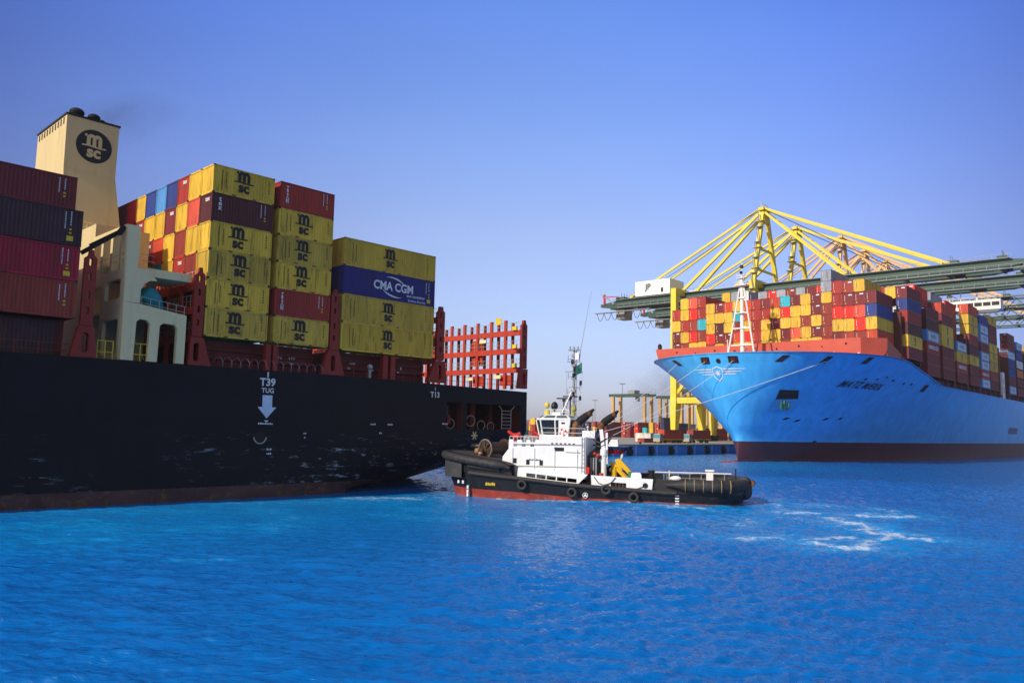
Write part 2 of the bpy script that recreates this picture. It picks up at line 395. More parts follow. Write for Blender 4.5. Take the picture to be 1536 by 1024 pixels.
def near_container(loc, rz, L, H, color, label, group, logo=None, codes=None, end=None, fade=False):
    if fade: color = 'fadedyellow'; label = label.replace('yellow', 'faded yellow', 1)
    r = empty('shipping_container', loc, rz, label, 'container', group)
    pm, fm, _ = cont_mesh(L, H)
    a = child('panels', pm, r); paint(a, PAINT[color]); b = child('frame', fm, r); paint(b, PAINT[color])
    def side(u0, v0, w=.0): return lambda u, v: (u0+u, .018-w, v0+v)
    if logo == 'msc':
        def mk():
            mb = MB()
            for i, sh in enumerate(msc_shapes(1.42)): decal(mb, sh, side(L*.47, H*.51, .001*i))
            return mb
        q = child('emblem', shared_decal(('emblem', L, H), mk, [M_BLACK]), r); q.location = (random.uniform(-.18, .18), 0, random.uniform(-.05, .05))
    elif logo == 'cma':
        def mk():
            mb = MB(); decal(mb, text2d('CMA CGM', 1.25, .03, 0, .92), side(L*.53, H*.50))
            for sg in (1, -1):
                vs = []
                for i in range(9):
                    t = R(35+75*i/8); ro, ri = 1.95, 1.95-.17*math.sin(math.pi*i/8)
                    for q in (ro, ri): vs.append((sg*(q*math.cos(t)-.25)*1.2, sg*(q*math.sin(t)-.85)))
                decal(mb, (vs, [(2*i, 2*i+1, 2*i+3, 2*i+2) for i in range(8)]), side(L*.53, H*.50, .002))
            decal(mb, text2d('eco container', .46, .012), side(L*.78, H*.27)); decal(mb, text2d('bamboo flooring', .36, .008), side(L*.79, H*.10, .001))
            return mb
        child('lettering', shared_decal(('lettering_cma', L, H), mk, [M_WHITE]), r)
    elif logo in ('tex', 'triton'):
        def mk():
            mb = MB(); word = 'tex' if logo == 'tex' else 'TRITON'
            for i, ch in enumerate(word):
                st = .40 if logo == 'tex' else .27
                v2, f2 = text2d(ch, .66 if logo == 'tex' else .42, .025); decal(mb, (v2, f2), side(L*.13, H*.80-i*st))
            return mb
        child('lettering', shared_decal(('lettering_'+logo, L, H), mk, [M_WHITE]), r)
    if codes:
        def mk():
            rr = random.Random(len(codes)+int(L*10)); mb = MB()
            if codes == 'black':
                for x, z0, z1 in ((L*.085 if L > 8 else L*.14, H*.14, H*.86), (L*.085+.42 if L > 8 else L*.14+.42, H*.2, H*.8)):
                    z = z0
                    while z < z1:
                        h = rr.uniform(.05, .14); mb.box(x-.04, x+.04, .010, .018, z, z+h); z += h+.05
                for k in range(6): z = H*(.82-.09*k); mb.box(L*.90, L*.90+.10, .010, .018, z, z+rr.uniform(.05, .14))
            else:
                for x, z0, z1 in ((L-1.25, H*.45, H*.88), (L-.85, H*.55, H*.9)):
                    z = z0
                    while z < z1:
                        h = rr.uniform(.05, .12); mb.box(x-.04, x+.04, .010, .018, z, z+h); z += h+.05
                for k, s_ in ((.42, .13), (.32, .13)): mb.box(L-.95, L-.95+s_*1.4, .010, .018, H*k, H*k+s_, 1)
                if codes == 'square': mb.box(L-1.1, L-.62, .008, .018, H*.12, H*.26, 1)
            return mb
        child('code_marks', shared_decal(('code_marks', codes, L, H), mk, [M_BLACK if codes == 'black' else M_WHITE, M_YMARK]), r)
    if end == 'tex':
        def mk():
            mb = MB(); v2, f2 = text2d('tex', .62, .02); decal(mb, (v2, f2), lambda u, v: (.012, W-.62-u-.9, H*.80+v)); return mb
        child('end_lettering', shared_decal(('end_lettering', H), mk, [M_WHITE]), r)
    return r
def small_container(loc, rz, L, H, color, label, group, marked=False, logo=None):
    me = small_mesh(L, H, marked)
    o = bpy.data.objects.new('shipping_container', me); COL.objects.link(o); o.location = loc; o.rotation_euler = (0, 0, rz)
    paint(o, PAINT[color]); tag(o, label, 'container', group)
    def side(u0, v0, w=.0): return lambda u, v: (u0+u, .012-w, v0+v)
    if logo == 'msc':
        def mk():
            mb = MB()
            for i, sh in enumerate(msc_shapes(1.45)): decal(mb, sh, side(L*.5, H*.5, .001*i))
            return mb
        child('emblem', shared_decal(('emblem', 'far', L, H), mk, [M_BLACK]), o)
    elif logo == 'panel':
        def mk():
            mb = MB(); mb.box(1.6, L-.9, .0, .02, .35, H-.35); decal(mb, text2d('MAERSK', 1.5, .03), lambda u, v: (L*.55+u, -.008, H*.5+v), 1); return mb
        child('lettering_panel', shared_decal(('panel', L, H), mk, [PAINT['white'], PAINT['lightblue']]), o)
    elif logo == 'sud':
        def mk():
            mb = MB(); decal(mb, text2d('HAMBURG S\u00dcD', 1.35, .03), side(L*.5, H*.5)); return mb
        child('lettering', shared_decal(('sud', L, H), mk, [M_WHITE]), o)
    return o
CROWD = {}
def crowd_container(loc, rz, L, H, color, marked=False):
    CROWD.setdefault((L, H, marked), []).append((loc, rz, color))
def build_crowd():
    vs, fs, ms = [], [], []; cols = sorted({c for v in CROWD.values() for _, _, c in v}); idx = {c: i for i, c in enumerate(cols)}; k = len(cols); o0 = 0
    for (L, H, marked), items in CROWD.items():
        me = small_mesh(L, H, marked); n = len(me.vertices); co = np.empty(n*3, np.float32); me.vertices.foreach_get('co', co); co = co.reshape(-1, 3)
        pol = [tuple(p.vertices) for p in me.polygons]; pm = [p.material_index for p in me.polygons]
        for loc, rz, c in items:
            cz, sz = math.cos(rz), math.sin(rz); x, y = co[:, 0]*cz-co[:, 1]*sz+loc.x, co[:, 0]*sz+co[:, 1]*cz+loc.y
            vs.append(np.stack([x, y, co[:, 2]+loc.z], -1)); fs += [tuple(i+o0 for i in p) for p in pol]; ms += [idx[c] if m == 0 else k+m-1 for m in pm]; o0 += n
    me = bpy.data.meshes.new('container_crowd'); me.from_pydata(np.concatenate(vs).tolist(), [], fs); me.polygons.foreach_set('material_index', ms)
    for c in cols: me.materials.append(PAINT[c])
    for m in (M_WHITE, M_CAST, M_YMARK): me.materials.append(m)
    me.update(); o = bpy.data.objects.new('container_crowd', me); COL.objects.link(o); o['kind'] = 'stuff'
ORD = 'zeroth first second third fourth fifth sixth seventh eighth ninth tenth eleventh twelfth thirteenth fourteenth fifteenth sixteenth seventeenth eighteenth nineteenth twentieth twenty-first twenty-second twenty-third'.split()

# ------------------------------------------------------------------ water
def vnoise(x, y, seed=0):
    """smooth value noise on arrays"""
    rs = np.random.RandomState(seed); T = rs.rand(256, 256)
    xi = np.floor(x).astype(int); yi = np.floor(y).astype(int); fx = x-xi; fy = y-yi
    fx = fx*fx*(3-2*fx); fy = fy*fy*(3-2*fy)
    g = lambda a, b: T[a % 256, b % 256]
    return (g(xi, yi)*(1-fx)+g(xi+1, yi)*fx)*(1-fy)+(g(xi, yi+1)*(1-fx)+g(xi+1, yi+1)*fx)*fy
FOAM = [([(-4.2, 80.2), (-1.2, 77.9), (2.4, 76.45), (10.1, 74.3), (16, 72.7), (20, 72.7)], .34, .92),   # (points, width, strength) prop wash and bow waves on the water, metres
    ([(14.5, 51.3), (18.2, 51.8), (22, 51.7)], .38, .95), ([(17.9, 49.8), (19.1, 47.8), (20.6, 47.6), (24.7, 52.1), (26.6, 53.3)], .5, 1),
    ([(23.4, 67.6), (27.9, 67.2), (29.7, 65.9), (32.5, 67.3)], .65, 1), ([(25.9, 63.5), (25.5, 58.9), (25.3, 55.3), (26.3, 52.6)], .65, 1),
    ([(24.1, 77.7), (24.4, 74.5), (23.8, 69.3)], .5, .75), ([(23.5, 78.9), (24.1, 75.7)], .8, .8), ([(18.8, 63.1), (18.3, 59.7), (16.6, 58.3)], .5, .7),
    ([(26, 74.9), (30.1, 75.1)], .6, .7), ([(32.8, 72.6), (33.3, 69)], .5, .75), ([(12.6, 72.6), (15.2, 70.4), (17.5, 69.2)], .7, 1),
    ([(-14.5, 75.5), (-9.7, 76.6)], .7, .8), ([(-3.0, 80.9), (-1.6, 78.6), (.3, 77.2)], .45, 1), ([(-29.8, 54.9), (-24.1, 49.6)], .3, .45),
    ([(-20.2, 64.2), (-16, 60.2), (-14.2, 52.1), (-16.5, 54.1)], .3, .5), ([(-16, 39.8), (-13.5, 40.1)], .12, .6), ([(10.9, 58.5), (12.8, 52.6)], .3, .5),
    ([(-11.5, 68.6), (-3.4, 64.8)], .35, .5), ([(2, 75.8), (8, 74.4), (12, 73.2)], .3, .7), ([(20, 72), (24, 72.4)], .4, .5),
    ([(-13.5, 74.6), (-10, 75.2), (-7.5, 77)], .9, .8), ([(-24, 68), (-18, 70.5), (-13, 72)], .35, .55), ([(-36, 58), (-29, 60.5), (-24, 61)], .3, .5), ([(-9, 62), (-5, 60), (-1, 61)], .3, .5), ([(-21, 52), (-17, 54)], .25, .5), ([(-26, 45), (-22, 46.5)], .2, .5), ([(-5, 71), (-1, 72.5), (3, 71.5)], .4, .55), ([(14, 62), (18, 65), (22, 65.5)], .35, .55), ([(21, 57), (23, 61), (22, 64)], .4, .6), ([(-34, 49), (-27, 52)], .25, .45),
    ([(16, 53), (19, 55.5), (23, 56)], .3, .45), ([(-8.6, 79), (-5.5, 82)], .3, .6)]
def seg_dist(X, Y, pts):
    d = np.full(X.shape, 1e9)
    for (ax, ay), (bx, by) in zip(pts[:-1], pts[1:]):
        vx, vy = bx-ax, by-ay; t = np.clip(((X-ax)*vx+(Y-ay)*vy)/(vx*vx+vy*vy), 0, 1)
        d = np.minimum(d, np.hypot(X-ax-t*vx, Y-ay-t*vy))
    return d
def make_water():
    rr = np.concatenate([[0.5, 5, 9], np.geomspace(12, 130, 620), np.geomspace(134, 6000, 56)])
    th = np.concatenate([np.linspace(-180, -46, 40)[:-1], np.linspace(-46, 46, 620), np.linspace(46, 180, 40)[1:-1]])
    Rr, Th = np.meshgrid(rr, np.radians(th), indexing='ij')
    X = Rr*np.sin(Th); Y = Rr*np.cos(Th); Z = np.zeros_like(X)
    rs = np.random.RandomState(3)
    cell = Rr*.0030
    calm = np.clip(vnoise(X*.055+3, Y*.03+9, 5)*1.6-.25, 0, 1)          # smooth slick patches left by the propellers
    zone = np.clip((Y-36)/8, 0, 1)*np.clip((8-X)/6, 0, 1)
    damp = 1-.72*zone*(.45+.55*calm)
    for i in range(72):
        lam = np.exp(rs.uniform(np.log(.34), np.log(5.0))); ang = R(-76)+rs.normal(0, .42); k = 2*np.pi/lam
        a = .0120*lam**.78; ph = rs.uniform(0, 6.28)
        wob = vnoise(X/(lam*3.1)+i*7, Y/(lam*3.1)+i*3, i)
        s = np.sin(k*(X*np.cos(ang)+Y*np.sin(ang))+ph+wob*5)
        Z += a*(.35+1.1*wob)*(1-np.abs(s)*1.3+.2)*np.clip((lam/cell-2.5)/3, 0, 1)*damp*.75
    foam = np.zeros_like(X); near = (Rr < 150) & (np.abs(Th) < R(50))
    wx = X+(vnoise(X*.6, Y*.6, 21)-.5)*2.2+(vnoise(X*2, Y*2, 22)-.5)*.7; wy = Y+(vnoise(X*.6+50, Y*.6, 23)-.5)*2.6+(vnoise(X*2, Y*2+40, 24)-.5)*.8
    turq = np.zeros_like(X)
    for pts, w, st in FOAM:
        d = seg_dist(wx[near], wy[near], pts)
        foam[near] = np.maximum(foam[near], .9*st*np.exp(-(d/(w*1.5))**1.3))
        foam[near] = np.maximum(foam[near], .55*st*np.exp(-(d/(w*4.2))**2))
        turq[near] = np.maximum(turq[near], 1.0*st*np.exp(-(d/(w*6))**2))
    t2 = np.clip(zone*(.25+.9*vnoise(X*.08+2, Y*.045, 31))*np.clip((80-Y)/12, 0, 1)*np.clip((X+45)/12, 0, 1), 0, 1)
    turq = np.clip(turq*.85+.45*t2, 0, 1)
    far = np.clip((Y-135)/30, 0, 1)*np.clip((75-X)/25, 0, 1); turq = np.clip(turq+.8*far, 0, 1)
    Z += turq*.0+foam*.05
    n, m = X.shape
    co = np.stack([X, Y, Z], -1).reshape(-1, 3)
    i, j = np.meshgrid(np.arange(n-1), np.arange(m), indexing='ij'); j2 = (j+1) % m
    F = np.stack([i*m+j, i*m+j2, (i+1)*m+j2, (i+1)*m+j], -1).reshape(-1, 4)[:, ::-1]
    me = bpy.data.meshes.new('water'); me.vertices.add(len(co)); me.vertices.foreach_set('co', co.astype(np.float32).ravel())
    me.loops.add(F.size); me.loops.foreach_set('vertex_index', F.astype(np.int32).ravel())
    me.polygons.add(len(F)); me.polygons.foreach_set('loop_start', np.arange(0, F.size, 4, dtype=np.int32))
    me.update(calc_edges=True); me.polygons.foreach_set('use_smooth', np.ones(len(F), bool))
    for nm, arr in (('foam', foam), ('aerated', turq)):
        at = me.attributes.new(nm, 'FLOAT', 'POINT'); at.data.foreach_set('value', arr.astype(np.float32).ravel())
    m_ = bpy.data.materials.new('sea_water'); m_.use_nodes = True; nt = m_.node_tree; b = nt.nodes['Principled BSDF']; L = nt.links
    tc = nd(nt, 'ShaderNodeTexCoord')
    b.inputs['Roughness'].default_value = .09; b.inputs['IOR'].default_value = 1.33; b.inputs['Specular IOR Level'].default_value = .36
    big = nd(nt, 'ShaderNodeTexNoise'); big.inputs['Scale'].default_value = .05; big.inputs['Detail'].default_value = 4; L.new(tc.outputs['Object'], big.inputs[0])
    c1 = nd(nt, 'ShaderNodeMix', data_type='RGBA'); L.new(big.outputs[0], c1.inputs[0]); c1.inputs[6].default_value = (.001, .128, .45, 1); c1.inputs[7].default_value = (.001, .168, .56, 1)
    at2 = nd(nt, 'ShaderNodeAttribute', attribute_name='aerated')
    c2 = nd(nt, 'ShaderNodeMix', data_type='RGBA'); L.new(at2.outputs['Fac'], c2.inputs[0]); L.new(c1.outputs[2], c2.inputs[6]); c2.inputs[7].default_value = (.004, .30, .72, 1)
    at1 = nd(nt, 'ShaderNodeAttribute', attribute_name='foam')
    n1 = nd(nt, 'ShaderNodeTexNoise'); n1.inputs['Scale'].default_value = 2.3; n1.inputs['Detail'].default_value = 12; n1.inputs['Roughness'].default_value = .84; L.new(tc.outputs['Object'], n1.inputs[0])
    ad = nd(nt, 'ShaderNodeMath', operation='MULTIPLY_ADD'); L.new(at1.outputs['Fac'], ad.inputs[0]); ad.inputs[1].default_value = .48; L.new(n1.outputs[0], ad.inputs[2])
    mr = nd(nt, 'ShaderNodeMapRange'); mr.inputs[1].default_value = .72; mr.inputs[2].default_value = 1.06; L.new(ad.outputs[0], mr.inputs[0])
    # few small stray flecks where crests break
    n4 = nd(nt, 'ShaderNodeTexNoise'); n4.inputs['Scale'].default_value = 1.1; n4.inputs['Detail'].default_value = 6; n4.inputs['Roughness'].default_value = .6; L.new(tc.outputs['Object'], n4.inputs[0])
    mr4 = nd(nt, 'ShaderNodeMapRange'); mr4.inputs[1].default_value = .765; mr4.inputs[2].default_value = .80; L.new(n4.outputs[0], mr4.inputs[0])
    mxf = nd(nt, 'ShaderNodeMath', operation='MAXIMUM'); L.new(mr.outputs[0], mxf.inputs[0]); L.new(mr4.outputs[0], mxf.inputs[1])
    c3 = nd(nt, 'ShaderNodeMix', data_type='RGBA'); L.new(mxf.outputs[0], c3.inputs[0]); L.new(c2.outputs[2], c3.inputs[6]); c3.inputs[7].default_value = (.86, .90, .92, 1)
    L.new(c3.outputs[2], b.inputs['Base Color'])
    ro = nd(nt, 'ShaderNodeMapRange'); ro.inputs[3].default_value = .09; ro.inputs[4].default_value = .7; L.new(mxf.outputs[0], ro.inputs[0]); L.new(ro.outputs[0], b.inputs['Roughness'])
    nA = nd(nt, 'ShaderNodeTexNoise'); nA.inputs['Scale'].default_value = 2.6; nA.inputs['Detail'].default_value = 6; nA.inputs['Roughness'].default_value = .62
    mpA = nd(nt, 'ShaderNodeMapping'); mpA.inputs['Rotation'].default_value = (0, 0, R(-12)); mpA.inputs['Scale'].default_value = (.42, 1.7, 1)
    L.new(tc.outputs['Object'], mpA.inputs[0]); L.new(mpA.outputs[0], nA.inputs[0])
    nB = nd(nt, 'ShaderNodeTexNoise'); nB.inputs['Scale'].default_value = .22; nB.inputs['Detail'].default_value = 3; L.new(mpA.outputs[0], nB.inputs[0])
    hs = nd(nt, 'ShaderNodeMath', operation='MULTIPLY_ADD'); L.new(nB.outputs[0], hs.inputs[0]); hs.inputs[1].default_value = .8; L.new(nA.outputs[0], hs.inputs[2])
    bp = nd(nt, 'ShaderNodeBump'); bp.inputs['Strength'].default_value = .7; bp.inputs['Distance'].default_value = .2
    L.new(hs.outputs[0], bp.inputs['Height']); L.new(bp.outputs[0], b.inputs['Normal'])
    me.materials.append(m_)
    o = bpy.data.objects.new('water', me); COL.objects.link(o); o['kind'] = 'structure'
make_water()

# ------------------------------------------------------------------ ship frames (local x = along ship away from camera, y = across, z up)
YAW1 = 0.7644519
ROT1 = math.pi/2-YAW1
O1 = Vector((-27.0726, 69.5216, 0))
A1 = Vector((math.sin(YAW1), math.cos(YAW1), 0)); T1 = Vector((-math.cos(YAW1), math.sin(YAW1), 0))
def w1(s, t, z): return O1+A1*s+T1*t+Vector((0, 0, z))
YAW2 = 0.7244026
ROT2 = math.pi/2-YAW2
O2 = Vector((82.4621, 178.4606, 0))
A2 = Vector((math.sin(YAW2), math.cos(YAW2), 0)); T2 = Vector((-math.cos(YAW2), math.sin(YAW2), 0))
def w2(s, t, z): return O2+A2*s+T2*t+Vector((0, 0, z))

# ------------------------------------------------------------------ black ship
def hull_black():
    m = mat('black_hull_paint', (.0075, .008, .014), .5, 0, .2, .25, 0, spec=.18)
    nt = m.node_tree; L = nt.links; b = nt.nodes['Principled BSDF']; src = b.inputs['Base Color'].links[0].from_socket
    tc = nd(nt, 'ShaderNodeTexCoord'); sp = nd(nt, 'ShaderNodeSeparateXYZ'); L.new(tc.outputs['Object'], sp.inputs[0])
    mp = nd(nt, 'ShaderNodeMapping'); mp.inputs['Scale'].default_value = (.30, .30, 1.5); L.new(tc.outputs['Object'], mp.inputs[0])
    n = nd(nt, 'ShaderNodeTexNoise'); n.inputs['Scale'].default_value = 1.3; n.inputs['Detail'].default_value = 10; n.inputs['Roughness'].default_value = .78; L.new(mp.outputs[0], n.inputs[0])
    r = nd(nt, 'ShaderNodeMapRange'); r.inputs[1].default_value = .56; r.inputs[2].default_value = .62; L.new(n.outputs[0], r.inputs[0])
    nz = nd(nt, 'ShaderNodeTexNoise'); nz.inputs['Scale'].default_value = .11; nz.inputs['Detail'].default_value = 3; L.new(tc.outputs['Object'], nz.inputs[0])
    rz = nd(nt, 'ShaderNodeMapRange'); rz.inputs[1].default_value = .42; rz.inputs[2].default_value = .60; L.new(nz.outputs[0], rz.inputs[0])
    rr = nd(nt, 'ShaderNodeMath', operation='MULTIPLY'); L.new(r.outputs[0], rr.inputs[0]); L.new(rz.outputs[0], rr.inputs[1]); r = rr
    hz = nd(nt, 'ShaderNodeMapRange'); hz.inputs[1].default_value = 6.2; hz.inputs[2].default_value = 4.2; L.new(sp.outputs[2], hz.inputs[0])
    mu = nd(nt, 'ShaderNodeMath', operation='MULTIPLY'); L.new(r.outputs[0], mu.inputs[0]); L.new(hz.outputs[0], mu.inputs[1])
    mx = nd(nt, 'ShaderNodeMix', data_type='RGBA'); L.new(mu.outputs[0], mx.inputs[0]); L.new(src, mx.inputs[6]); mx.inputs[7].default_value = (.42, .50, .56, 1)
    # plate seams
    wv = nd(nt, 'ShaderNodeMath', operation='MODULO'); L.new(sp.outputs[2], wv.inputs[0]); wv.inputs[1].default_value = 2.35
    sm = nd(nt, 'ShaderNodeMath', operation='LESS_THAN'); L.new(wv.outputs[0], sm.inputs[0]); sm.inputs[1].default_value = .05
    mx2 = nd(nt, 'ShaderNodeMix', data_type='RGBA'); L.new(sm.outputs[0], mx2.inputs[0]); L.new(mx.outputs[2], mx2.inputs[6]); mx2.inputs[7].default_value = (.005, .006, .010, 1)
    L.new(mx2.outputs[2], b.inputs['Base Color'])
    return m
M_HULLB = hull_black()
plating(M_HULLB, 9.5, 2.4, .6, .35)
M_BOOTB = mat('fouled_bottom_paint', (.085, .040, .045), .7, 0, .35, .45, .95, (.20, .13, .03), streak=False)
M_RED = mat('lashing_red', (.30, .022, .014), .5, 0, .12, .8, .35, (.06, .02, .012), streak=True)
M_ORED = mat('sunlit_red_and_orange', (.50, .048, .020), .5, 0, .12, .8, .3, (.12, .03, .015), streak=True)  # sunlit tone of the lashing red; plain orange on tug gear
M_CREAM = mat('cream_paint', (.86, .72, .38), .5, 0, .06, .6, .25, (.25, .15, .06), streak=True)
M_FUN = mat('funnel_cream', (.70, .55, .26), .45, 0, .08, .35, .35, (.40, .24, .09), streak=True)
M_DECK = mat('deck_red', (.14, .022, .016), .7)
M_RAIL = mat('galvanised_rail', (.45, .43, .36), .5, .2)
M_YEL = mat('safety_yellow', (.72, .52, .03), .5)
M_TARP = mat('teal_tarpaulin', (.012, .24, .27), .55, 0, .25, 1.2, bump=.6, bscale=1.4)
M_SOOT = mat('soot_black', (.008, .008, .008), .8)
M_WIRE = mat('razor_wire_steel', (.35, .35, .38), .4, .6)
ship1 = empty('container_ship', O1, ROT1, 'black container ship with cream funnel and yellow stacks behind the tug', 'ship')
BEAM1 = 40.0
def h1_section(s):
    """list of (inset, z) from keel to deck"""
    zl = [-3, -1, 0, .55, 1.25, 2.0, 2.8, 3.6, 4.4, 5.5, 6.65, 9.6, 10.7]
    zt = 11.75 if s < 16 else 11.75-.4*min((s-16)/26, 1)
    zb = (s-15.5)*.166 if s > 15.5 else -9
    zc = -1.3 if s < 34 else -1.3+4.9*((s-34)/8)**1.3
    out = []
    for z in zl+[zt]:
        zz = max(z, zb)
        if s < 10: d = 0 if z > -2 else .5
        else:
            q = min((s-10)/6, 1); reach = .4+1.9*q
            e = max(0, zb+reach-zz) if s > 15.5 else max(0, (.4+.9*q)-zz)*.9*q
            d = (1.6 if s > 15.5 else .7)*e*e/max(reach, .1)*.55
            if z < zb:
                d0 = d; d = min(19.5, d+(zb-z)*3.2); zz = zb+(min(zc, zb)-zb)*(d-d0)/(19.5-d0)
        out.append((min(d, 19.5), zz))
    return out
ST1 = [-120, -60, -30, -10, 4, 10, 13, 15.5, 17.5, 20, 23, 26, 28.65, 31.2, 31.8, 34, 36.5, 39, 40.9, 42.0]
def build_hull1():
    mb = MB(); secs = [h1_section(s) for s in ST1]; n = len(secs[0])
    holes = [(28.65, 31.2), (31.8, 40.9)]
    for side in (0, 1):
        vs = []
        for s, sec in zip(ST1, secs):
            for d, z in sec: vs.append((s, d if side == 0 else BEAM1-d, z))
        for i in range(len(ST1)-1):
            for j in range(n-1):
                if side == 0 and abs(secs[i][j][1]-6.65) < .01 and any(ST1[i] >= a-.01 and ST1[i+1] <= b+.01 for a, b in holes): continue
                f = (i*n+j, (i+1)*n+j, (i+1)*n+j+1, i*n+j+1)
                zt = max(secs[i][j+1][1], secs[i+1][j+1][1])
                mb.add([vs[k] for k in f], [(0, 1, 2, 3) if side == 0 else (3, 2, 1, 0)], 1 if zt <= 1.3 else 0)
    a = [(42, d, z) for d, z in secs[-1]]; b = [(42, BEAM1-d, z) for d, z in secs[-1]]
    for j in range(n-1): mb.add([a[j], b[j], b[j+1], a[j+1]], [(0, 1, 2, 3)])
    for i in range(len(ST1)-1):                              # bottom of the counter
        p, q = secs[i][0], secs[i+1][0]
        mb.add([(ST1[i], p[0], p[1]), (ST1[i], BEAM1-p[0], p[1]), (ST1[i+1], BEAM1-q[0], q[1]), (ST1[i+1], q[0], q[1])], [(0, 1, 2, 3)], 1 if q[1] < 1 else 0)
    # weld coincident vertices
    o = mb.build('hull', [M_HULLB, M_BOOTB], ship1)
    import bmesh
    bm = bmesh.new(); bm.from_mesh(o.data); bmesh.ops.remove_doubles(bm, verts=bm.verts, dist=.002); bm.to_mesh(o.data); bm.free()
    autosmooth(o, 30)
    d = MB()
    d.add([(-120, .1, 11.2), (42, .1, 11.0), (42, BEAM1-.1, 11.0), (-120, BEAM1-.1, 11.2)], [(0, 1, 2, 3)]); d.build('main_deck', M_DECK, ship1)
    # mooring deck room seen through the openings
    r = MB(); x0, x1, y0, y1, z0, z1 = 28.0, 41.6, .25, 9, 6.4, 10.4
    r.add([(x0, y0, z0), (x1, y0, z0), (x1, y1, z0), (x0, y1, z0)], [(0, 1, 2, 3)]); r.add([(x0, y0, z1), (x1, y0, z1), (x1, y1, z1), (x0, y1, z1)], [(3, 2, 1, 0)])
    r.add([(x0, y1, z0), (x1, y1, z0), (x1, y1, z1), (x0, y1, z1)], [(0, 1, 2, 3)]); r.add([(x0, y0, z0), (x0, y1, z0), (x0, y1, z1), (x0, y0, z1)], [(0, 1, 2, 3)]); r.add([(x1, y0, z0), (x1, y1, z0), (x1, y1, z1), (x1, y0, z1)], [(0, 1, 2, 3)])
    r.box(31.3, 31.7, .3, 1.2, 6.7, 9.55); r.box(34.5, 35.2, 2.2, 3.0, 6.45, 10.3); r.box(38.4, 39, 3, 3.6, 6.45, 10.3)
    r.build('mooring_deck_room', M_DECK, ship1)
    g = MB()
    for c, rr in (((33.0, .6, 7.6), .62), ((34.9, .8, 7.1), .55), ((36.6, .9, 7.0), .5), ((30, .8, 7.2), .55)): g.ring(c, (.15, 1, .05), rr, .045, 20, 6)
    build_each(g, 'rope_coil', M_RAIL, ship1)
    l = MB()
    for x in (37.7, 39.3): l.tube((x, .1, 6.7), (x, .1, 9.0), .05, n=6)
    for k in range(6): l.tube((37.7, .1, 6.8+.42*k), (39.3, .1, 6.8+.42*k), .045, n=6)
    l.tube((39.3, .1, 9), (39.9, .1, 9.5), .045, n=6); l.tube((37.7, .1, 9), (37.2, .1, 9.5), .045, n=6)
    l.build('ladder', M_RAIL, ship1)
    w = MB(); w.box(33.4, 34.0, 8.9, 8.95, 8.4, 9.6); w.build('far_daylight_panel', M_CREAM, ship1)  # pale panels painted as daylight through the far side
    w = MB(); w.box(36.2, 36.9, 8.9, 8.95, 7.9, 9.6); w.build('far_daylight_panel', M_WHITE, ship1)
    rd = MB(); rd.ball((29.4, .5, 7.9), .3, jit=.2); rd.box(29.2, 29.6, .4, .7, 7.2, 7.8); rd.build('red_hydrant', M_RED, ship1)
    st = MB()
    for k in range(3):
        a = math.pi*k/3; dx, dz = math.cos(a)*.5, math.sin(a)*.5; px, pz = -math.sin(a)*.09, math.cos(a)*.09
        st.add([(33.1-dx-px, -.006-.002*k, 5.9-dz-pz), (33.1+dx-px, -.006-.002*k, 5.9+dz-pz), (33.1+dx+px, -.006-.002*k, 5.9+dz+pz), (33.1-dx+px, -.006-.002*k, 5.9-dz+pz)], [(0, 1, 2, 3)])
    st.build('propeller_mark', M_FUN, ship1)
build_hull1()
def markings1():
    y = -.012
    f = lambda s, z, w=0: (lambda u, v: (s+u, y-w, z+v))
    a = MB()
    a.add([(5.95, y, 9.45), (6.95, y, 9.45), (6.95, y, 8.35), (5.95, y, 8.35)], [(0, 1, 2, 3)])
    a.add([(5.5, y, 8.35), (7.4, y, 8.35), (6.45, y, 7.3)], [(0, 1, 2)])
    a.build('tug_arrow', mat('faded_arrow_white', (.62, .72, .85), .5), ship1)
    m = MB()
    decal(m, text2d('T39', .98, .03), f(6.4, 10.62)); m.add([(6.32, y, 11.1), (6.46, y, 11.1), (6.46, y, 11.6), (6.32, y, 11.6)], [(0, 1, 2, 3)])
    decal(m, text2d('TUG', .62, .02), f(6.45, 9.86)); decal(m, text2d('T13', .85, .025), f(26.9, 10.35))
    m.add([(26.85, y, 10.85), (26.95, y, 10.85), (26.95, y, 11.2), (26.85, y, 11.2)], [(0, 1, 2, 3)])
    for s, z, n_ in ((6.4, 6.75, 9), (18.6, 6.9, 4), (20.8, 6.9, 4), (28.5, 7.1, 5), (6.9, 4.4, 3), (6.9, 4.0, 3), (10.6, 5.9, 2), (10.6, 5.5, 1), (19.6, 6.0, 2)):
        rr = random.Random(s+z)
        for k in range(n_): h = rr.uniform(.1, .17); m.box(s-.17*n_/2+.17*k, s-.17*n_/2+.17*k+.12, -.02, -.006, z, z+h)
    m.add([(6.2, y, 7.12), (6.7, y, 7.12), (6.45, y, 6.95)], [(0, 1, 2)])
    m.build('hull_lettering', M_WHITE, ship1)
    r = MB(); n = 16
    r.add([(5.9+.52*math.cos(math.pi*2*i/24), -.008, 5.62+.52*math.sin(math.pi*2*i/24)) for i in range(24)], [tuple(range(24))], 1)
    pts = [(5.9+.62*math.cos(R(185+170*i/n)), -.03, 5.62+.62*math.sin(R(185+170*i/n))) for i in range(n+1)]
    r.path(pts, .06, 6); r.build('recessed_bollard', [M_RAIL, M_GAP], ship1)
markings1()

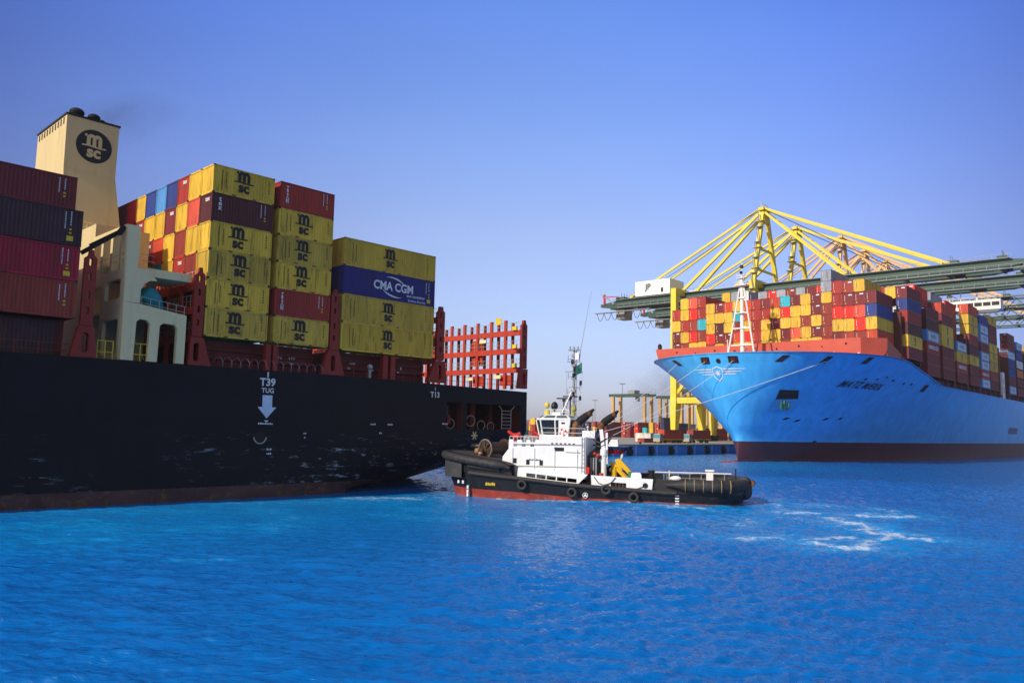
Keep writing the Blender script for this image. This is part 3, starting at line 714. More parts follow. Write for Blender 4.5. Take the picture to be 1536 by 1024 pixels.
def lash_post(s0, s1, b0, b1, ztop=20.4, zmid=14.25, m=M_RED, y=-.05, inb=16.2):
    """side post with slots + wide pedestal + frame running across the ship"""
    p = empty('lashing_bridge', (0, 0, 0)); p.parent = ship1
    w = s1-s0
    out = [(s0, zmid), (s1, zmid), (s1, ztop-.7), (s1-.25, ztop-.45), (s1-.3, ztop-.05), (s0+.32, ztop-.05), (s0+.26, ztop-.5), (s0, ztop-.75)]
    hl = []
    for k, z in enumerate((zmid+.9, zmid+2.1, zmid+3.6, zmid+4.8)): hl.append(rrect(s0+.36*w, s0+.62*w, z, z+.62, .1, 2))
    mb = MB(); mb.plate(out, hl, lambda u, v, q: (u, y+q, v), .35)
    hp = [rrect((s0+s1)/2-.28, (s0+s1)/2+.22, 12.1, 13.7, .24, 3)]
    mb.plate([(b0, 11.75), (b1, 11.75), (s1+.12, zmid-.06), (s0-.10, zmid-.06)], hp, lambda u, v, q: (u, y-.06+q, v), .55)
    mb.build('side_post', m, p)
    return p
def lash_frame(p, s, t1, zs, ztop, pitch=2.56, m=M_ORED, first=.42, floor=11.75):
    fr = MB(); dk = MB(); n = int((t1-first)/pitch)
    for i in range(1, n+1):
        t = first+i*pitch; fr.box(s-.02, s+.28, t-.2, t+.2, floor, ztop)
        dk.box(s+.95, s+1.2, t-.55, t-.2, floor, ztop-.25)
    for z in zs:
        fr.box(s+.02, s+.26, first, t1, z-.34, z+.34); dk.box(s+.28, s+1.2, first, t1, z+.20, z+.28)
    fr.build('front_frame', m, p); dk.build('rear_frame', M_RED, p)
    ra = MB()
    for z in list(zs):
        for dz in (.55, 1.05): ra.tube((s+.1, first, z+.28+dz), (s+.1, t1, z+.28+dz), .025, n=5)
        t = first+.6
        while t < t1: ra.tube((s+.1, t, z+.3), (s+.1, t, z+1.4), .025, n=5); t += .85
    ra.build('guard_rail', M_RAIL, p)
    return p
p0 = lash_post(-10.05, -9.15, -10.65, -8.7)
p1 = lash_post(-1.06, -.16, -1.25, .75); lash_frame(p1, -1.0, 24, (14.2, 16.6, 18.7), 20.3)
p2 = lash_post(12.9, 13.85, 12.0, 14.75); p3 = lash_post(26.92, 28.0, 25.65, 28.5); lash_frame(p3, 27.0, 38, (14.2, 16.5, 18.8), 20.3)
p4 = lash_post(40.85, 41.83, 40.4, 41.9); lash_frame(p4, 40.9, 38, (14.1, 16.5, 18.8), 20.5)
x = MB()
for i, (c0, c1) in enumerate(((16.05, 16.9), (13.45, 14.2))): pass
for z, t in ((12.2, 3.2), (12.2, 8.2), (16.9, 8.5), (14.9, 8.5)):
    x.box(41.25, 41.6, t-1.1, t+.9, z, z+1.35)
build_each(x, 'lashing_store_box', M_ORED, p4)
x = MB(); x.box(40.8, 40.84, 3.6, 4.6, 20.0, 20.9); x.box(40.7, 40.9, .8, 1.6, 19.1, 19.6); x.box(40.7, 40.9, .8, 1.5, 16.8, 17.3); x.box(40.7, 40.9, .8, 1.5, 14.4, 14.9); build_each(x, 'yellow_sign', M_YEL, p4)
x = MB()
for t, z in ((7.2, 18.0), (9.5, 13.2), (4.4, 13.3)): x.box(40.75, 40.88, t-.9, t+.3, z-.22, z+.22)
build_each(x, 'lamp_cover', M_CREAM, p4)
x = MB()
for s, tops in (((6.3), 0), ((7.05), 0)): x.box(s-.26, s+.26, -.02, .5, 11.75, 14.2)
for s in (19.9, 20.9): x.box(s-.3, s+.3, -.02, .5, 11.75, 14.2)
x.box(19.6, 21.2, .5, .7, 13.7, 14.2); build_each(x, 'stack_pillar', M_RED, ship1)
x = MB(); x.box(-26, -10.8, 1.4, 38, 11.3, 14.6); x.box(.9, 12.1, 1.7, 38, 11.3, 14.3); x.box(14.6, 26.3, 1.7, 38, 11.3, 14.25)
for a, b in ((.9, 12.1), (14.6, 26.3)): x.box(a, b, 1.3, 1.7, 12.5, 12.75); x.box(a, b, 1.45, 1.7, 13.3, 13.6)
x.build('hatch_coaming', M_DECK, ship1)
x = MB()
decal(x, text2d('93    TFP', .55, .015), lambda u, v: (9.2+u, 1.685, 13.25+v)); decal(x, text2d('7AP', .5, .015), lambda u, v: (16.9+u, 1.685, 13.25+v)); decal(x, text2d('E', .5, .015), lambda u, v: (23.3+u, 1.685, 13.1+v))
for s in (9.6, 16.2, 19.2, 22.6): decal(x, text2d('06', .28, .01), lambda u, v: (s+u, 1.29, 12.63+v))
x.build('hatch_lettering', M_WHITE, ship1)
x = MB(); turns = 13
pts = []
for i in range(turns*18+1):
    a = 2*math.pi*i/18; pts.append((1.3+11.2*i/(turns*18), .12+.42*math.cos(a), 12.22+.46*math.sin(a)))
x.path(pts, .022, 5); x.build('razor_wire', M_WIRE, ship1)
x = MB()
for s in np.arange(-40, 41, 1.6):
    if -10.5 < s < -1 : continue
    x.tube((s, .15, 11.6), (s, .15, 12.7), .025, n=5)
for z in (12.15, 12.7): x.tube((.9, .15, z), (41, .15, z-.1), .02, n=5); x.tube((-40, .15, z), (-10.6, .15, z), .02, n=5)
x.build('deck_rail', M_RED, ship1)
x = MB(); x.ring((7.25, .1, 14.95), (0, 1, 0), .36, .07, 4, 6); x.tube((7.25, .1, 14.5), (7.25, .1, 13.9), .05, n=6); x.build('yellow_mast_lamp', M_YEL, ship1)
x = MB(); x.tube((18.2, .4, 11.7), (18.2, .4, 12.6), .16, n=10); x.ball((18.2, .4, 12.9), .3, 10, 6); x.build('deck_vent', M_RAIL, ship1)
# cream side structure between the stacks
def cream():
    c = empty('side_gallery', (0, 0, 0)); c.parent = ship1
    f = MB()
    out = [(-6.85, 11.78), (-6.95, 23.0), (-5.95, 23.0), (-5.92, 19.4), (-5.0, 19.35), (-4.3, 18.6), (-4.75, 18.45), (-5.3, 18.1), (-5.62, 17.5), (-5.55, 15.7), (-5.35, 15.35), (-5.0, 15.22),
           (-1.55, 15.85), (-1.6, 11.82), (-2.4, 11.78), (-2.4, 14.9), (-2.55, 15.12), (-3.7, 15.0), (-4.0, 14.75), (-4.1, 11.85), (-4.75, 11.85)]
    out = [(-6.85, 11.78), (-6.95, 23.0), (-5.95, 23.0), (-5.92, 19.45), (-5.1, 19.4), (-4.4, 18.7), (-4.9, 18.6), (-5.5, 18.25), (-5.75, 17.6), (-5.7, 16.9), (-5.55, 16.55), (-5.2, 16.4), (-1.6, 15.95),
           (-1.6, 11.8)]
    f.plate(out, [], lambda u, v, q: (u, 0+q, v), .45) if False else None
    # lower plate with two arches
    low = [(-6.85, 11.78), (-6.9, 16.55), (-5.6, 16.5), (-1.62, 15.95), (-1.62, 11.78), (-2.35, 11.78), (-2.35, 14.75), (-2.6, 15.05), (-3.55, 15.1), (-3.85, 14.85), (-3.9, 11.78),
           (-4.7, 11.78), (-4.65, 14.9), (-4.9, 15.2), (-5.5, 15.25), (-5.78, 15.0), (-5.85, 11.78)]
    f.plate(low, [], lambda u, v, q: (u, q, v), .45)
    up = [(-6.9, 16.56), (-6.97, 23.0), (-5.95, 23.0), (-5.95, 19.5), (-5.1, 19.4), (-4.3, 18.6), (-4.9, 18.55), (-5.35, 18.2), (-5.6, 17.7), (-5.6, 16.56)]
    f.plate(up, [], lambda u, v, q: (u, q+.002, v), .45); f.build('side_plate', M_CREAM, c)
    g = MB()
    g.plate([(.45, 11.78), (.45, 19.4), (8.5, 19.4), (8.5, 11.78)], [rrect(1.0, 4.4, 16.9, 18.6, .3), rrect(1.0, 4.4, 12.3, 15.2, .3), rrect(5.2, 8.0, 12.3, 18.4, .3)], lambda u, v, q: (-6.9+q, u, v), .3)
    g.build('end_plate', M_CREAM, c)
    d = MB(); d.box(-6.6, -1.65, .45, 9, 15.95, 16.1); d.box(-5.6, -1.2, .6, 5, 19.0, 19.7); d.box(-6.6, -1.8, 8.5, 8.8, 11.8, 19.3); d.build('gallery_deck', M_CREAM, c)
    e = MB(); e.box(-6.5, -1.7, 9, 36, 11.8, 24.6); e.box(-6.5, -2.5, 3.5, 9, 19.5, 20.2)
    e.build('engine_casing', M_FUN, c)
    b = MB()
    for t in (1.6, 3.6, 5.8): b.box(-6.9, -6.4, t-.25, t+.25, 19.4, 22.6); b.bar((-6.7, t, 22), (-6.7, t+1.1, 23), .14)
    b.box(-6.9, -6.5, .45, 8, 22.6, 23.1); build_each(b, 'upper_post', M_FUN, c)
    a = MB(); a.bar((-7.3, .8, 22.4), (-10, 1.2, 20.2), .34); a.tube((-7.2, .7, 22.6), (-9.5, 1.0, 20.9), .1, n=6); a.bar((-7.0, .8, 22.9), (-7.4, .8, 22.2), .4); a.build('crane_arm', M_GAP, c)
    r = MB()
    for z in (16.65, 17.15):
        r.tube((-5.55, .2, z), (-1.65, .2, z-.42), .028, n=6)
    for k in range(6): x_ = -5.4+.73*k; r.tube((x_, .2, 16.4-.1*k*.73), (x_, .2, 17.2-.12*k*.73), .03, n=6)
    r.build('gallery_rail', M_RAIL, c); r = MB()
    for z in (20.2, 20.7): r.tube((-6.4, .3, z+.1), (-4.5, .3, z), .025, n=6); r.tube((-6.8, .45, z), (-6.8, 8, z), .025, n=6)
    r.build('gallery_rail', M_RAIL, c)
    y_ = MB()
    for s0, s1 in ((-5.8, -4.7), (-8.6, -7.4)):
        for s in (s0, (s0+s1)/2, s1): y_.tube((s, .2, 11.7), (s, .2, 13.2), .045, n=6)
        for z in (12.3, 13.2): y_.tube((s0, .2, z), (s1, .2, z), .04, n=6)
    build_each(y_, 'yellow_gate', M_YEL, c)
    l = MB()
    l.tube((-5.6, 2, 14.6), (-4.4, 1.5, 12), .05, n=6); l.build('stay', M_RAIL, c)
cream()
def tarp():
    mb = MB(); rr = random.Random(5); rings = []
    prof = [(-5.5, .5, 17.5), (-5.1, .8, 17.95), (-4.6, 1.0, 18.3), (-4.1, 1.0, 18.2), (-3.7, .95, 17.75), (-3.4, .8, 17.1), (-3.2, .5, 16.5)]
    for s, hw, zt in prof:
        ring = []
        for i in range(14):
            a = 2*math.pi*i/14; zz = zt-.6+.6*math.sin(a) if math.sin(a) > 0 else max(15.95, zt-.6+(1.5 if s > -4.7 else .4)*math.sin(a))
            ring.append((s+rr.uniform(-.05, .05), 1.35+hw*.9*math.cos(a)+rr.uniform(-.06, .06), zz+rr.uniform(-.06, .06)))
        rings.append(ring)
    mb.loft(rings, 0, True, (True, True)); mb.box(-4.2, -3.4, 1.0, 2.0, 16.02, 16.9)
    o = mb.build('covered_winch', M_TARP); o.location = O1; o.rotation_euler = (0, 0, ROT1); autosmooth(o, 60)
    tag(o, 'machine wrapped in a teal tarpaulin on the cream gallery', 'tarpaulin')
tarp()
def funnel():
    f = empty('funnel', (0, 0, 0)); f.parent = ship1
    mb = MB()
    def q(z, s0, s1, t0, t1): return [(s0, t0, z), (s1, t0, z), (s1, t1, z), (s0, t1, z)]
    mb.loft([q(23.5, -7.1, -1.45, 16.3, 29.5), q(31.8, -7.0, -2.1, 18.0, 27.6), q(37.2, -7.05, -2.05, 18.0, 27.3)], 0, True, (True, True))
    mb.build('casing', M_FUN, f)
    t = MB(); t.box(-7.15, -1.95, 17.9, 27.4, 37.2, 37.38); t.build('rim', M_GAP, f)
    s = MB()
    for k in range(10): s.box(-7.075, -7.03, 18.7+.87*k, 19.0+.87*k, 36.4, 37.05)
    s.build('vent_slots', M_GAP, f)
    for x_, y_, r_ in ((-5.9, 19.0, .58), (-4.2, 19.2, .5), (-3.2, 20.0, .35)):
        p = MB(); p.tube((x_, y_, 37.3), (x_, y_, 37.9), r_, n=14); p.ball((x_, y_, 37.95), r_*1.25, 14, 8, (1, 1, .65)); p.build('exhaust_pipe', M_SOOT, f)
    e = MB(); cs, cz, rr = -4.35, 34.55, 1.72
    e.add([(cs+rr*math.cos(2*math.pi*i/40), 17.985, cz+rr*math.sin(2*math.pi*i/40)) for i in range(40)], [tuple(range(40))], 0)
    for i, sh in enumerate(msc_shapes(1.75)): decal(e, sh, lambda u, v: (cs+u, 17.975-.002*i, cz-.12+v), 1)
    e.build('emblem', [M_BLACK, M_FUN], f)
    d = MB(); d.ball((-4.6, 15.7, 25.4), .42, 12, 8); d.tube((-4.6, 15.7, 24.6), (-4.6, 15.7, 25.2), .12, n=8); d.box(-6.5, -1.8, 15.2, 16.4, 24.4, 24.6); d.build('radome', M_WHITE, ship1)
    l = MB()
    for z in (25.1, 25.6): l.tube((-6.6, 13.5, z), (-2, 13.5, z), .03, n=6)
    for k in range(7): l.tube((-6.6+.75*k, 13.5, 24.6), (-6.6+.75*k, 13.5, 25.6), .03, n=6)
    l.build('casing_rail', M_CREAM, ship1)
funnel()

# ---- containers of the black ship
BL = 'containers stacked on the black ship'
def c1(s, t, z, L, H, color, label, **k): return near_container(w1(s, t, z), ROT1, L, H, color, label, BL, **k)
H20, H40 = 2.59, 2.89
for k, (z, H, L, e, col) in enumerate(((14.72, H40, 12.19, -10.46, 'brownred'), (17.66, 2.7, 12.19, -10.45, 'crimson'), (20.42, H40, 13.72, -10.42, 'plum'), (23.33, H20, 12.19, -11.05, 'maroon'))):
    c1(e-L, 0, z, L, H, col, f"{SAY.get(col, col)} long container, {('lowest', 'second lowest', 'second highest', 'highest')[k]} of the leftmost stack before the cream funnel", codes='square' if k in (1, 2) else 'white')
c1(-23.6, 1.2, 11.85, 12.19, H20, 'plum', 'dark container in shadow at deck level under the leftmost stack')
for j in range(1, 11):
    for k, (z, H) in enumerate(((14.72, H40), (17.66, 2.7), (20.42, H40))):
        crowd_container(w1(-22.65, 2.5*j, z), ROT1, 12.19, 2.89 if H > 2.8 else 2.59, ('maroon', 'brownred', 'yellow', 'plum')[(j*3+k) % 4])
B1 = [('yellow', 'msc'), ('yellow', 'msc'), ('yellow', 'msc'), ('yellow', 'msc'), ('purple', 'tex'), ('yellow', 'msc')]
for k, (col, lg) in enumerate(B1):
    c1(0, 0, 14.4+2.6*k, 6.06, H20, col, f"{'yellow' if lg == 'msc' else 'dark purple'} short container, {ORD[k+1]} tier up, corner of the tall stack right of the funnel", logo=lg, codes='black' if lg == 'msc' else 'white', end='tex' if col == 'purple' else None, fade=k in (0, 2))
TOP = [None, ('yellow', 0), ('red', 1), ('blue', 0), ('lightblue', 0), ('blue', 0), ('yellow', 0), ('brightred', 0), ('maroon', 0), ('maroon', 0), ('maroon', 0)]
G = {5: TOP, 4: [None, ('salmon', 0), ('yellow', 0), ('maroon', 1), ('yellow', 0), ('yellow', 0), ('red', 1), ('maroon', 0), ('maroon', 0), ('maroon', 0)],
     3: [None, ('yellow', 0), ('brownred', 0), ('yellow', 0), ('orangered', 0), ('maroon', 1), ('yellow', 0), ('yellow', 0)],
     2: [None, ('brownred', 0), ('red', 1), ('yellow', 0), ('teal', 0), ('yellow', 0), ('yellow', 0)], 1: [None, ('red', 0), ('yellow', 0), ('red', 0), ('yellow', 0)], 0: [None, ('red', 0), ('yellow', 0), ('brownred', 0)]}
for tier, row in G.items():
    for j, it in enumerate(row):
        if it: c1(0, 2.5*j, 14.4+2.6*tier, 6.06, H20, it[0], f"{SAY.get(it[0], it[0])} container end, {ORD[j+1]} row in, {ORD[tier+1]} tier up, sunlit stack right of funnel", end='tex' if it[1] else None)
B2 = [('yellow', 'msc'), ('red', 'triton'), ('yellow', 'msc'), ('yellow', 'msc'), ('yellow', 'msc'), ('red', 'triton')]
for k, (col, lg) in enumerate(B2):
    c1(6.68, 0, 14.4+2.6*k, 6.06, H20, col, f"{'yellow' if lg == 'msc' else 'red'} short container, {ORD[k+1]} tier up, second stack right of the funnel", logo=lg, codes='black' if lg == 'msc' else 'white', fade=k in (0, 3))
c1(6.68, 2.5, 14.4+13, 6.06, H20, 'orangered', 'orange red container behind the top of the second stack')
B3 = [('yellow', 'msc'), ('yellow', 'msc'), ('darkblue', 'cma'), ('yellow', 'msc')]
for k, (col, lg) in enumerate(B3):
    c1(14.2, 0, 14.35+2.9*k, 12.19, H40, col, f"{'yellow' if lg == 'msc' else 'deep blue'} long container, {('lowest', 'second from bottom', 'third from bottom', 'topmost')[k]} of the stack nearest the ship's stern", logo=lg, codes='black' if lg == 'msc' else 'square', fade=k == 1)

# ------------------------------------------------------------------ blue ship
TC = 27.0
def ztop2(s):
    if s < 12: return 24.5
    if s < 18: return 24.5-.5*((s-12)/6)**2
    if s < 46: return 24.0-3.9*((s-18)/28)**1.0
    return 20.1
def stem2(f): return -14.7-10*max(0, (f*24.5-6)/18.5)**.8
def hb2(x, f):
    """half breadth at x metres behind the stem, f = height as a fraction of the deck height"""
    top = 29.5*math.sqrt(max(0, 1-max(0, 1-x/31)**2)); low = 29.5*(1-math.exp(-x/75))
    w = .5*f+.5*f*f
    return (1-w)*low+w*top
LEND = 330.0
def surf2(s, z, side=-1, off=0.0):
    """point of the blue hull's skin (local)"""
    f = min(1, z/ztop2(s)); s0 = stem2(f); x = max(0, s-s0)
    return Vector((s, TC+side*(hb2(x, f)+off), z))
def surf2t(t, z, off=.0):
    """point at the bow seen from ahead, given across-ship position"""
    f = z/24.5; h = abs(t-TC); s0 = stem2(f); a, b = 0.0, 60.0
    for _ in range(40):
        m = (a+b)/2
        if hb2(m, f) < h: a = m
        else: b = m
    return Vector((s0+a-off, t, z))
M_BLUE = mat('sky_blue_hull_paint', (.085, .54, 1.0), .38, 0, .04, .12, .10, (.03, .12, .30), spec=.4)
plating(M_BLUE, 11, 2.8, .86, .18)
M_BOOT2 = mat('dark_purple_boot_top', (.092, .024, .034), .5, 0, .15, .2, .3, (.06, .03, .035))
M_BWK = mat('deck_house_red', (.52, .085, .050), .55, 0, .07, .3, .25, (.25, .05, .03))
M_DKRED = mat('dark_lashing_red', (.11, .016, .014), .6, 0, .2, .6)
M_WHT = mat('ship_white_paint', (.80, .78, .72), .45, 0, .04, .5, .25, (.45, .36, .24), streak=True)
M_GLASS = mat('dark_window_glass', (.012, .018, .022), .08, 0, .05, spec=.6)
ship2 = empty('container_ship', O2, ROT2, 'huge sky blue container ship with dark boot stripe moored under yellow cranes', 'ship')
def build_hull2():
    xs = [0, .12, .35, .7, 1.2, 1.9, 2.8, 4, 5.5, 7.2, 9.2, 11.5, 14, 17, 20, 23.5, 27, 30, 33, 36, 39, 42, 46, 50, 55, 60, 70, 85, 105, 130, 160, 200, 260, LEND+24.7]
    zl = [-1.5, 0, 2.5, 4.85]; fr = [i/16 for i in range(1, 17)]
    mb = MB()
    for side in (-1, 1):
        g = []
        for x in xs:
            sn = -24.7+x; zt = ztop2(sn); col = []
            for z in zl+[4.85+(zt-4.85)*q for q in fr]:
                f = max(0, z/zt); s0 = stem2(f); k = (LEND-s0)/(LEND+24.7); xx = x*k
                col.append((s0+xx, TC+side*hb2(xx, f), z))
            g.append(col)
        n = len(g[0])
        for i in range(len(xs)-1):
            for j in range(n-1):
                q = [g[i][j], g[i+1][j], g[i+1][j+1], g[i][j+1]]
                mb.add(q, [(0, 1, 2, 3) if side < 0 else (3, 2, 1, 0)], 1 if j < len(zl)-1 else 0)
    o = mb.build('hull', [M_BLUE, M_BOOT2], ship2)
    import bmesh
    bm = bmesh.new(); bm.from_mesh(o.data); bmesh.ops.remove_doubles(bm, verts=bm.verts, dist=.003)
    bm.to_mesh(o.data); bm.free(); autosmooth(o, 50)
    d = MB(); top = []
    for x in xs: sn = -24.7+x; top.append((sn, hb2(x, 1)-.05, ztop2(sn)-.25))
    vs = [(s, TC-h, z) for s, h, z in top]+[(s, TC+h, z) for s, h, z in top]; n = len(top)
    d.add(vs, [(i, i+1, n+i+1, n+i) for i in range(n-1)]); d.build('main_deck', M_BWK, ship2)
    b = MB()
    for i in range(8): pass
    b.loft([[(-14.5+x, TC-1.6*math.sin(math.pi*min(1, (x+8.5)/9))*q, -.35+.75*q2) for q, q2 in ((-1, 0), (-.8, .6), (0, 1), (.8, .6), (1, 0))] for x in (-8.4, -7.6, -6, -4, -2, 0, 2)], 0, False)
    b.build('bulbous_bow', mat('bulb_red', (.42, .03, .03), .4), ship2)
build_hull2()
def bow_details2():
    # breakwater
    mb = MB(); s = -4.0
    out = [(2.4, 28.55), (2.4, 23.6), (54, 24.3), (55.2, 28.4)]
    mb.plate(out, [], lambda u, v, q: (s+q, u, v), .25)
    def cor(u, v, q): return (s+5.3*(2.4-u)/4.2+q, u, v)
    mb.plate([(2.4, 28.55), (-1.75, 28.6), (-1.7, 26.2), (-1.4, 25.0), (-.6, 24.2), (.4, 23.9), (2.4, 23.8)], [], cor, .25)
    mb.plate([(1.3, 28.55), (21, 23.7), (14, 24.3), (1.3, 24.3)], [], lambda u, v, q: (u, -1.6+q, v), .2)
    mb.build('breakwater', M_BWK, ship2)
    h = MB()
    for i in range(19):
        t = 2.9+2.7*i; z = (25.0, 27.3, 25.3, 26.9)[i % 4]; r = .28 if i % 3 else .2
        h.add([(s-.006, t+r*math.cos(2*math.pi*k/12), z+r*math.sin(2*math.pi*k/12)) for k in range(12)], [tuple(range(12))], 0 if i % 2 else 1)
    build_each(h, 'fairlead', [M_GAP, M_WHT], ship2)
    hc = MB(); hc.box(.3, 12.2, .6, 52, 24.0, 27.2); hc.build('hatch_block', M_DKRED, ship2)
    # mooring openings: flat patches, the dark inside painted on the bulwark
    def patch(mb, s0, z, w, h, side=-1, off=.05, mi=0, sk=0.0):
        n = 4; vs = []
        for i in range(n+1):
            for j in (0, 1):
                a = s0-w/2+w*i/n+(sk*j); p = surf2(a, z-h/2+h*j, side, off); vs.append(p)
        mb.add(vs, [(2*i, 2*i+2, 2*i+3, 2*i+1) for i in range(n)], mi)
    for (s_, z_, side) in ((-20.1, 23.0, -1), (-13.6, 22.9, -1), (-4.2, 23.2, -1), (-20.7, 22.9, 1)):
        m = MB(); w_ = .85 if s_ < -15 else (1.1 if s_ < -8 else 1.7); patch(m, s_, z_, w_, 1.35, side, .10, 0); patch(m, s_+.05, z_-.1, w_*.4, .7, side, .14, 1); m.build('mooring_opening', [M_GAP, M_DKRED], ship2)
    for t_ in (30.2, 23.4):
        m = MB(); vs = [surf2t(t_+a, 22.9+b, .12) for a, b in ((-1.1, -.75), (1.1, -.75), (1.1, .75), (-1.1, .75))]; m.add(vs, [(0, 1, 2, 3)])
        vs = [surf2t(t_+a, 22.9+b, .16) for a, b in ((-.5, -.5), (.5, -.5), (.5, .35), (-.5, .35))]; m.add(vs, [(0, 1, 2, 3)], 1); m.build('mooring_opening', [M_GAP, M_DKRED], ship2)
    m = MB(); vs = [surf2t(26.9+.55*math.cos(a*math.pi/6), 22.7+.55*math.sin(a*math.pi/6), .1) for a in range(12)]; m.add(vs, [tuple(range(12))]); m.build('centre_fairlead', M_GAP, ship2)
    for s_, z_ in ((12.0, 20.5), (16.8, 20.0), (23.1, 19.6), (27.3, 19.6), (8.0, 19.8), (2.9, 19.6)):
        m = MB(); patch(m, s_, z_, .9, .45); m.build('scupper', M_GAP, ship2)
    m = MB(); patch(m, 36.0, 19.0, 2.2, 1.7, -1, .08); m.build('mooring_opening', M_GAP, ship2)
    for s_, z_ in ((-8.4, 10.2), (3.4, 10.4), (8.6, 10.6), (-5, 9.8), (6, 4.9)):
        m = MB(); patch(m, s_, z_, 1.2, .55, -1, .05, 0, .7); m.build('hull_mark', M_GAP, ship2)
    m = MB(); patch(m, 151, 9.3, 14, 2.2, -1, .06); m.build('pilot_door', mat('grey_blue_door', (.06, .12, .20), .5), ship2)
    # name on the port bow
    m = MB(); v2, f2 = text2d('MATZ M\u00c6RSK', 2.0, .012, .25, 1.0, 1.15)
    w_ = max(x for x, _ in v2); k = 9.4/w_
    m.add([surf2(5.1+x*k, 18.15+y, -1, .22) for x, y in v2], f2); m.build('name_lettering', M_BLACK, ship2)
    # emblem on the bow: shield with a seven-pointed star and three-bar wings
    m = MB(); ct, cz = 27.6, 20.0
    def P(u, v, o=.07): return surf2t(ct-u, cz+v, o)
    sh = [(-1.35, 1.1), (-.6, 1.35), (0, 1.6), (.6, 1.35), (1.35, 1.1), (1.3, -.1), (.95, -1.0), (0, -1.8), (-.95, -1.0), (-1.3, -.1)]
    n = len(sh); m.add([P(u, v) for u, v in sh]+[P(u*.84, v*.84+.0) for u, v in sh], [(i, (i+1) % n, n+(i+1) % n, n+i) for i in range(n)])
    st = []
    for i in range(14): r = .82 if i % 2 == 0 else .36; a = math.pi/2+math.pi*i/7; st.append((r*math.cos(a), .05+r*math.sin(a)))
    m.add([P(u, v, .08) for u, v in st], [tuple(range(14))])
    for sg in (-1, 1):
        for k, (a, b, v) in enumerate(((1.55, 6.4, .75), (1.5, 5.4, .2), (1.45, 4.2, -.35))):
            nseg = 6; vs = []
            for i in range(nseg+1): u = a+(b-a)*i/nseg; vs += [P(sg*u, v+.02*u, .07), P(sg*u, v+.24+.03*u*(1-i/nseg), .07)]
            m.add(vs, [(2*i, 2*i+2, 2*i+3, 2*i+1) for i in range(nseg)])
    m.build('bow_emblem', M_WHITE, ship2)
    # anchor pocket with hanging anchor
    a = MB()
    q = [surf2(-13.8, 11.7, -1, .30), surf2(-8.8, 12.1, -1, .5), surf2(-10.1, 14.6, -1, .35), surf2(-14.4, 14.4, -1, .22)]
    a.add(q, [(0, 1, 2, 3)]); a.add(q+[surf2(-13.7, 11.4, -1, 0), surf2(-8.7, 11.8, -1, 0)], [(0, 4, 5, 1)]); a.build('anchor_shelf', mat('sunlit_blue_shelf', (.10, .42, .74), .5), ship2)  # lower lip painted in a sunlit tone of the hull blue
    a = MB(); q = [surf2(-14.4, 14.35, -1, .2), surf2(-10.1, 14.55, -1, .33), surf2(-11.7, 16.5, -1, .12), surf2(-15.4, 16.5, -1, .12)]; a.add(q, [(0, 1, 2, 3)]); a.build('anchor_pocket', M_GAP, ship2)  # flat black quad, the shade of the hollow painted on
    a = MB(); c = surf2(-12.4, 13.7, -1, .6)
    a.bar(c+Vector((0, 0, 2.2)), c+Vector((0, 0, -1.6)), .55, .4); a.bar(c+Vector((-1.1, .4, -1.3)), c+Vector((1.1, -.3, -1.3)), .5, .5); a.bar(c+Vector((-1.1, .4, -1.3)), c+Vector((-1.3, .2, .2)), .35); a.bar(c+Vector((1.1, -.3, -1.3)), c+Vector((1.3, -.6, .2)), .35)
    a.build('anchor', mat('weathered_anchor_green', (.02, .14, .07), .6, 0, .3, 2, .5, (.03, .02, .02)), ship2)
    # foremast
    f = empty('foremast', (0, 0, 0)); f.parent = ship2
    s0, t0 = -13.0, 26.25
    p = MB(); p.tube((s0, t0, 24.2), (s0, t0, 43.2), .55, .38, 12); p.tube((s0, t0, 43), (s0, t0, 47), .16, .08, 8)
    p.build('mast_pole', M_WHT, f)
    for sg in (-1, 1):
        l = MB(); l.tube((s0-.9, t0+sg*3.4, 24.2), (s0, t0+sg*.35, 42), .24, .18, 8); l.build('mast_leg', M_WHT, f)
    r = MB()
    for z in (27.2, 31.2, 34.8, 38.4):
        w_ = 3.4*(1-(z-24.2)/19.5); r.bar((s0-.5, t0-w_, z), (s0-.5, t0+w_, z), .28); r.bar((s0-.5, t0-w_, z), (s0, t0, z+.5), .16)
    r.box(s0-1.0, s0+.6, t0-.9, t0+.9, 34.7, 34.85); r.build('mast_braces', M_WHT, f)
    r = MB(); r.box(s0-1.1, s0+.9, t0-1.5, t0+1.5, 41.3, 41.5); r.box(s0-.8, s0+.6, t0-1, t0+1, 43.1, 43.25)
    for z in (42.1, 43.9):
        w_ = 1.5 if z < 43 else 1.0; r.tube((s0-1, t0-w_, z), (s0-1, t0+w_, z), .05, n=6); r.tube((s0+.8, t0-w_, z), (s0+.8, t0+w_, z), .05, n=6); r.tube((s0-1, t0-w_, z), (s0+.8, t0-w_, z), .05, n=6)
    r.tube((s0, t0-1.6, 43.9), (s0, t0+1.6, 43.9), .07, n=6); r.build('mast_platform', M_WHT, f)
    l = MB(); l.ball((s0-.3, t0, 44.5), .4, 8, 6); l.box(s0-.3, s0+.3, t0-.3, t0+.3, 45.6, 46.3); l.build('mast_light', M_GAP, f)
    k = MB(); k.tube((-11, 31, 24.2), (-11, 31, 29), .12, n=8); k.tube((-11.4, 27.6, 24.3), (-12.3, 25.3, 26.8), .1, n=8); build_each(k, 'deck_davit', M_WHT, ship2)
    v = MB(); v.box(-3.4, -2.6, 54.1, 54.9, 27.5, 29.5); v.ball((-3, 54.5, 29.5), .5, 8, 6); v.build('deck_vent', M_GAP, ship2)
    # long side structures
    x = MB()
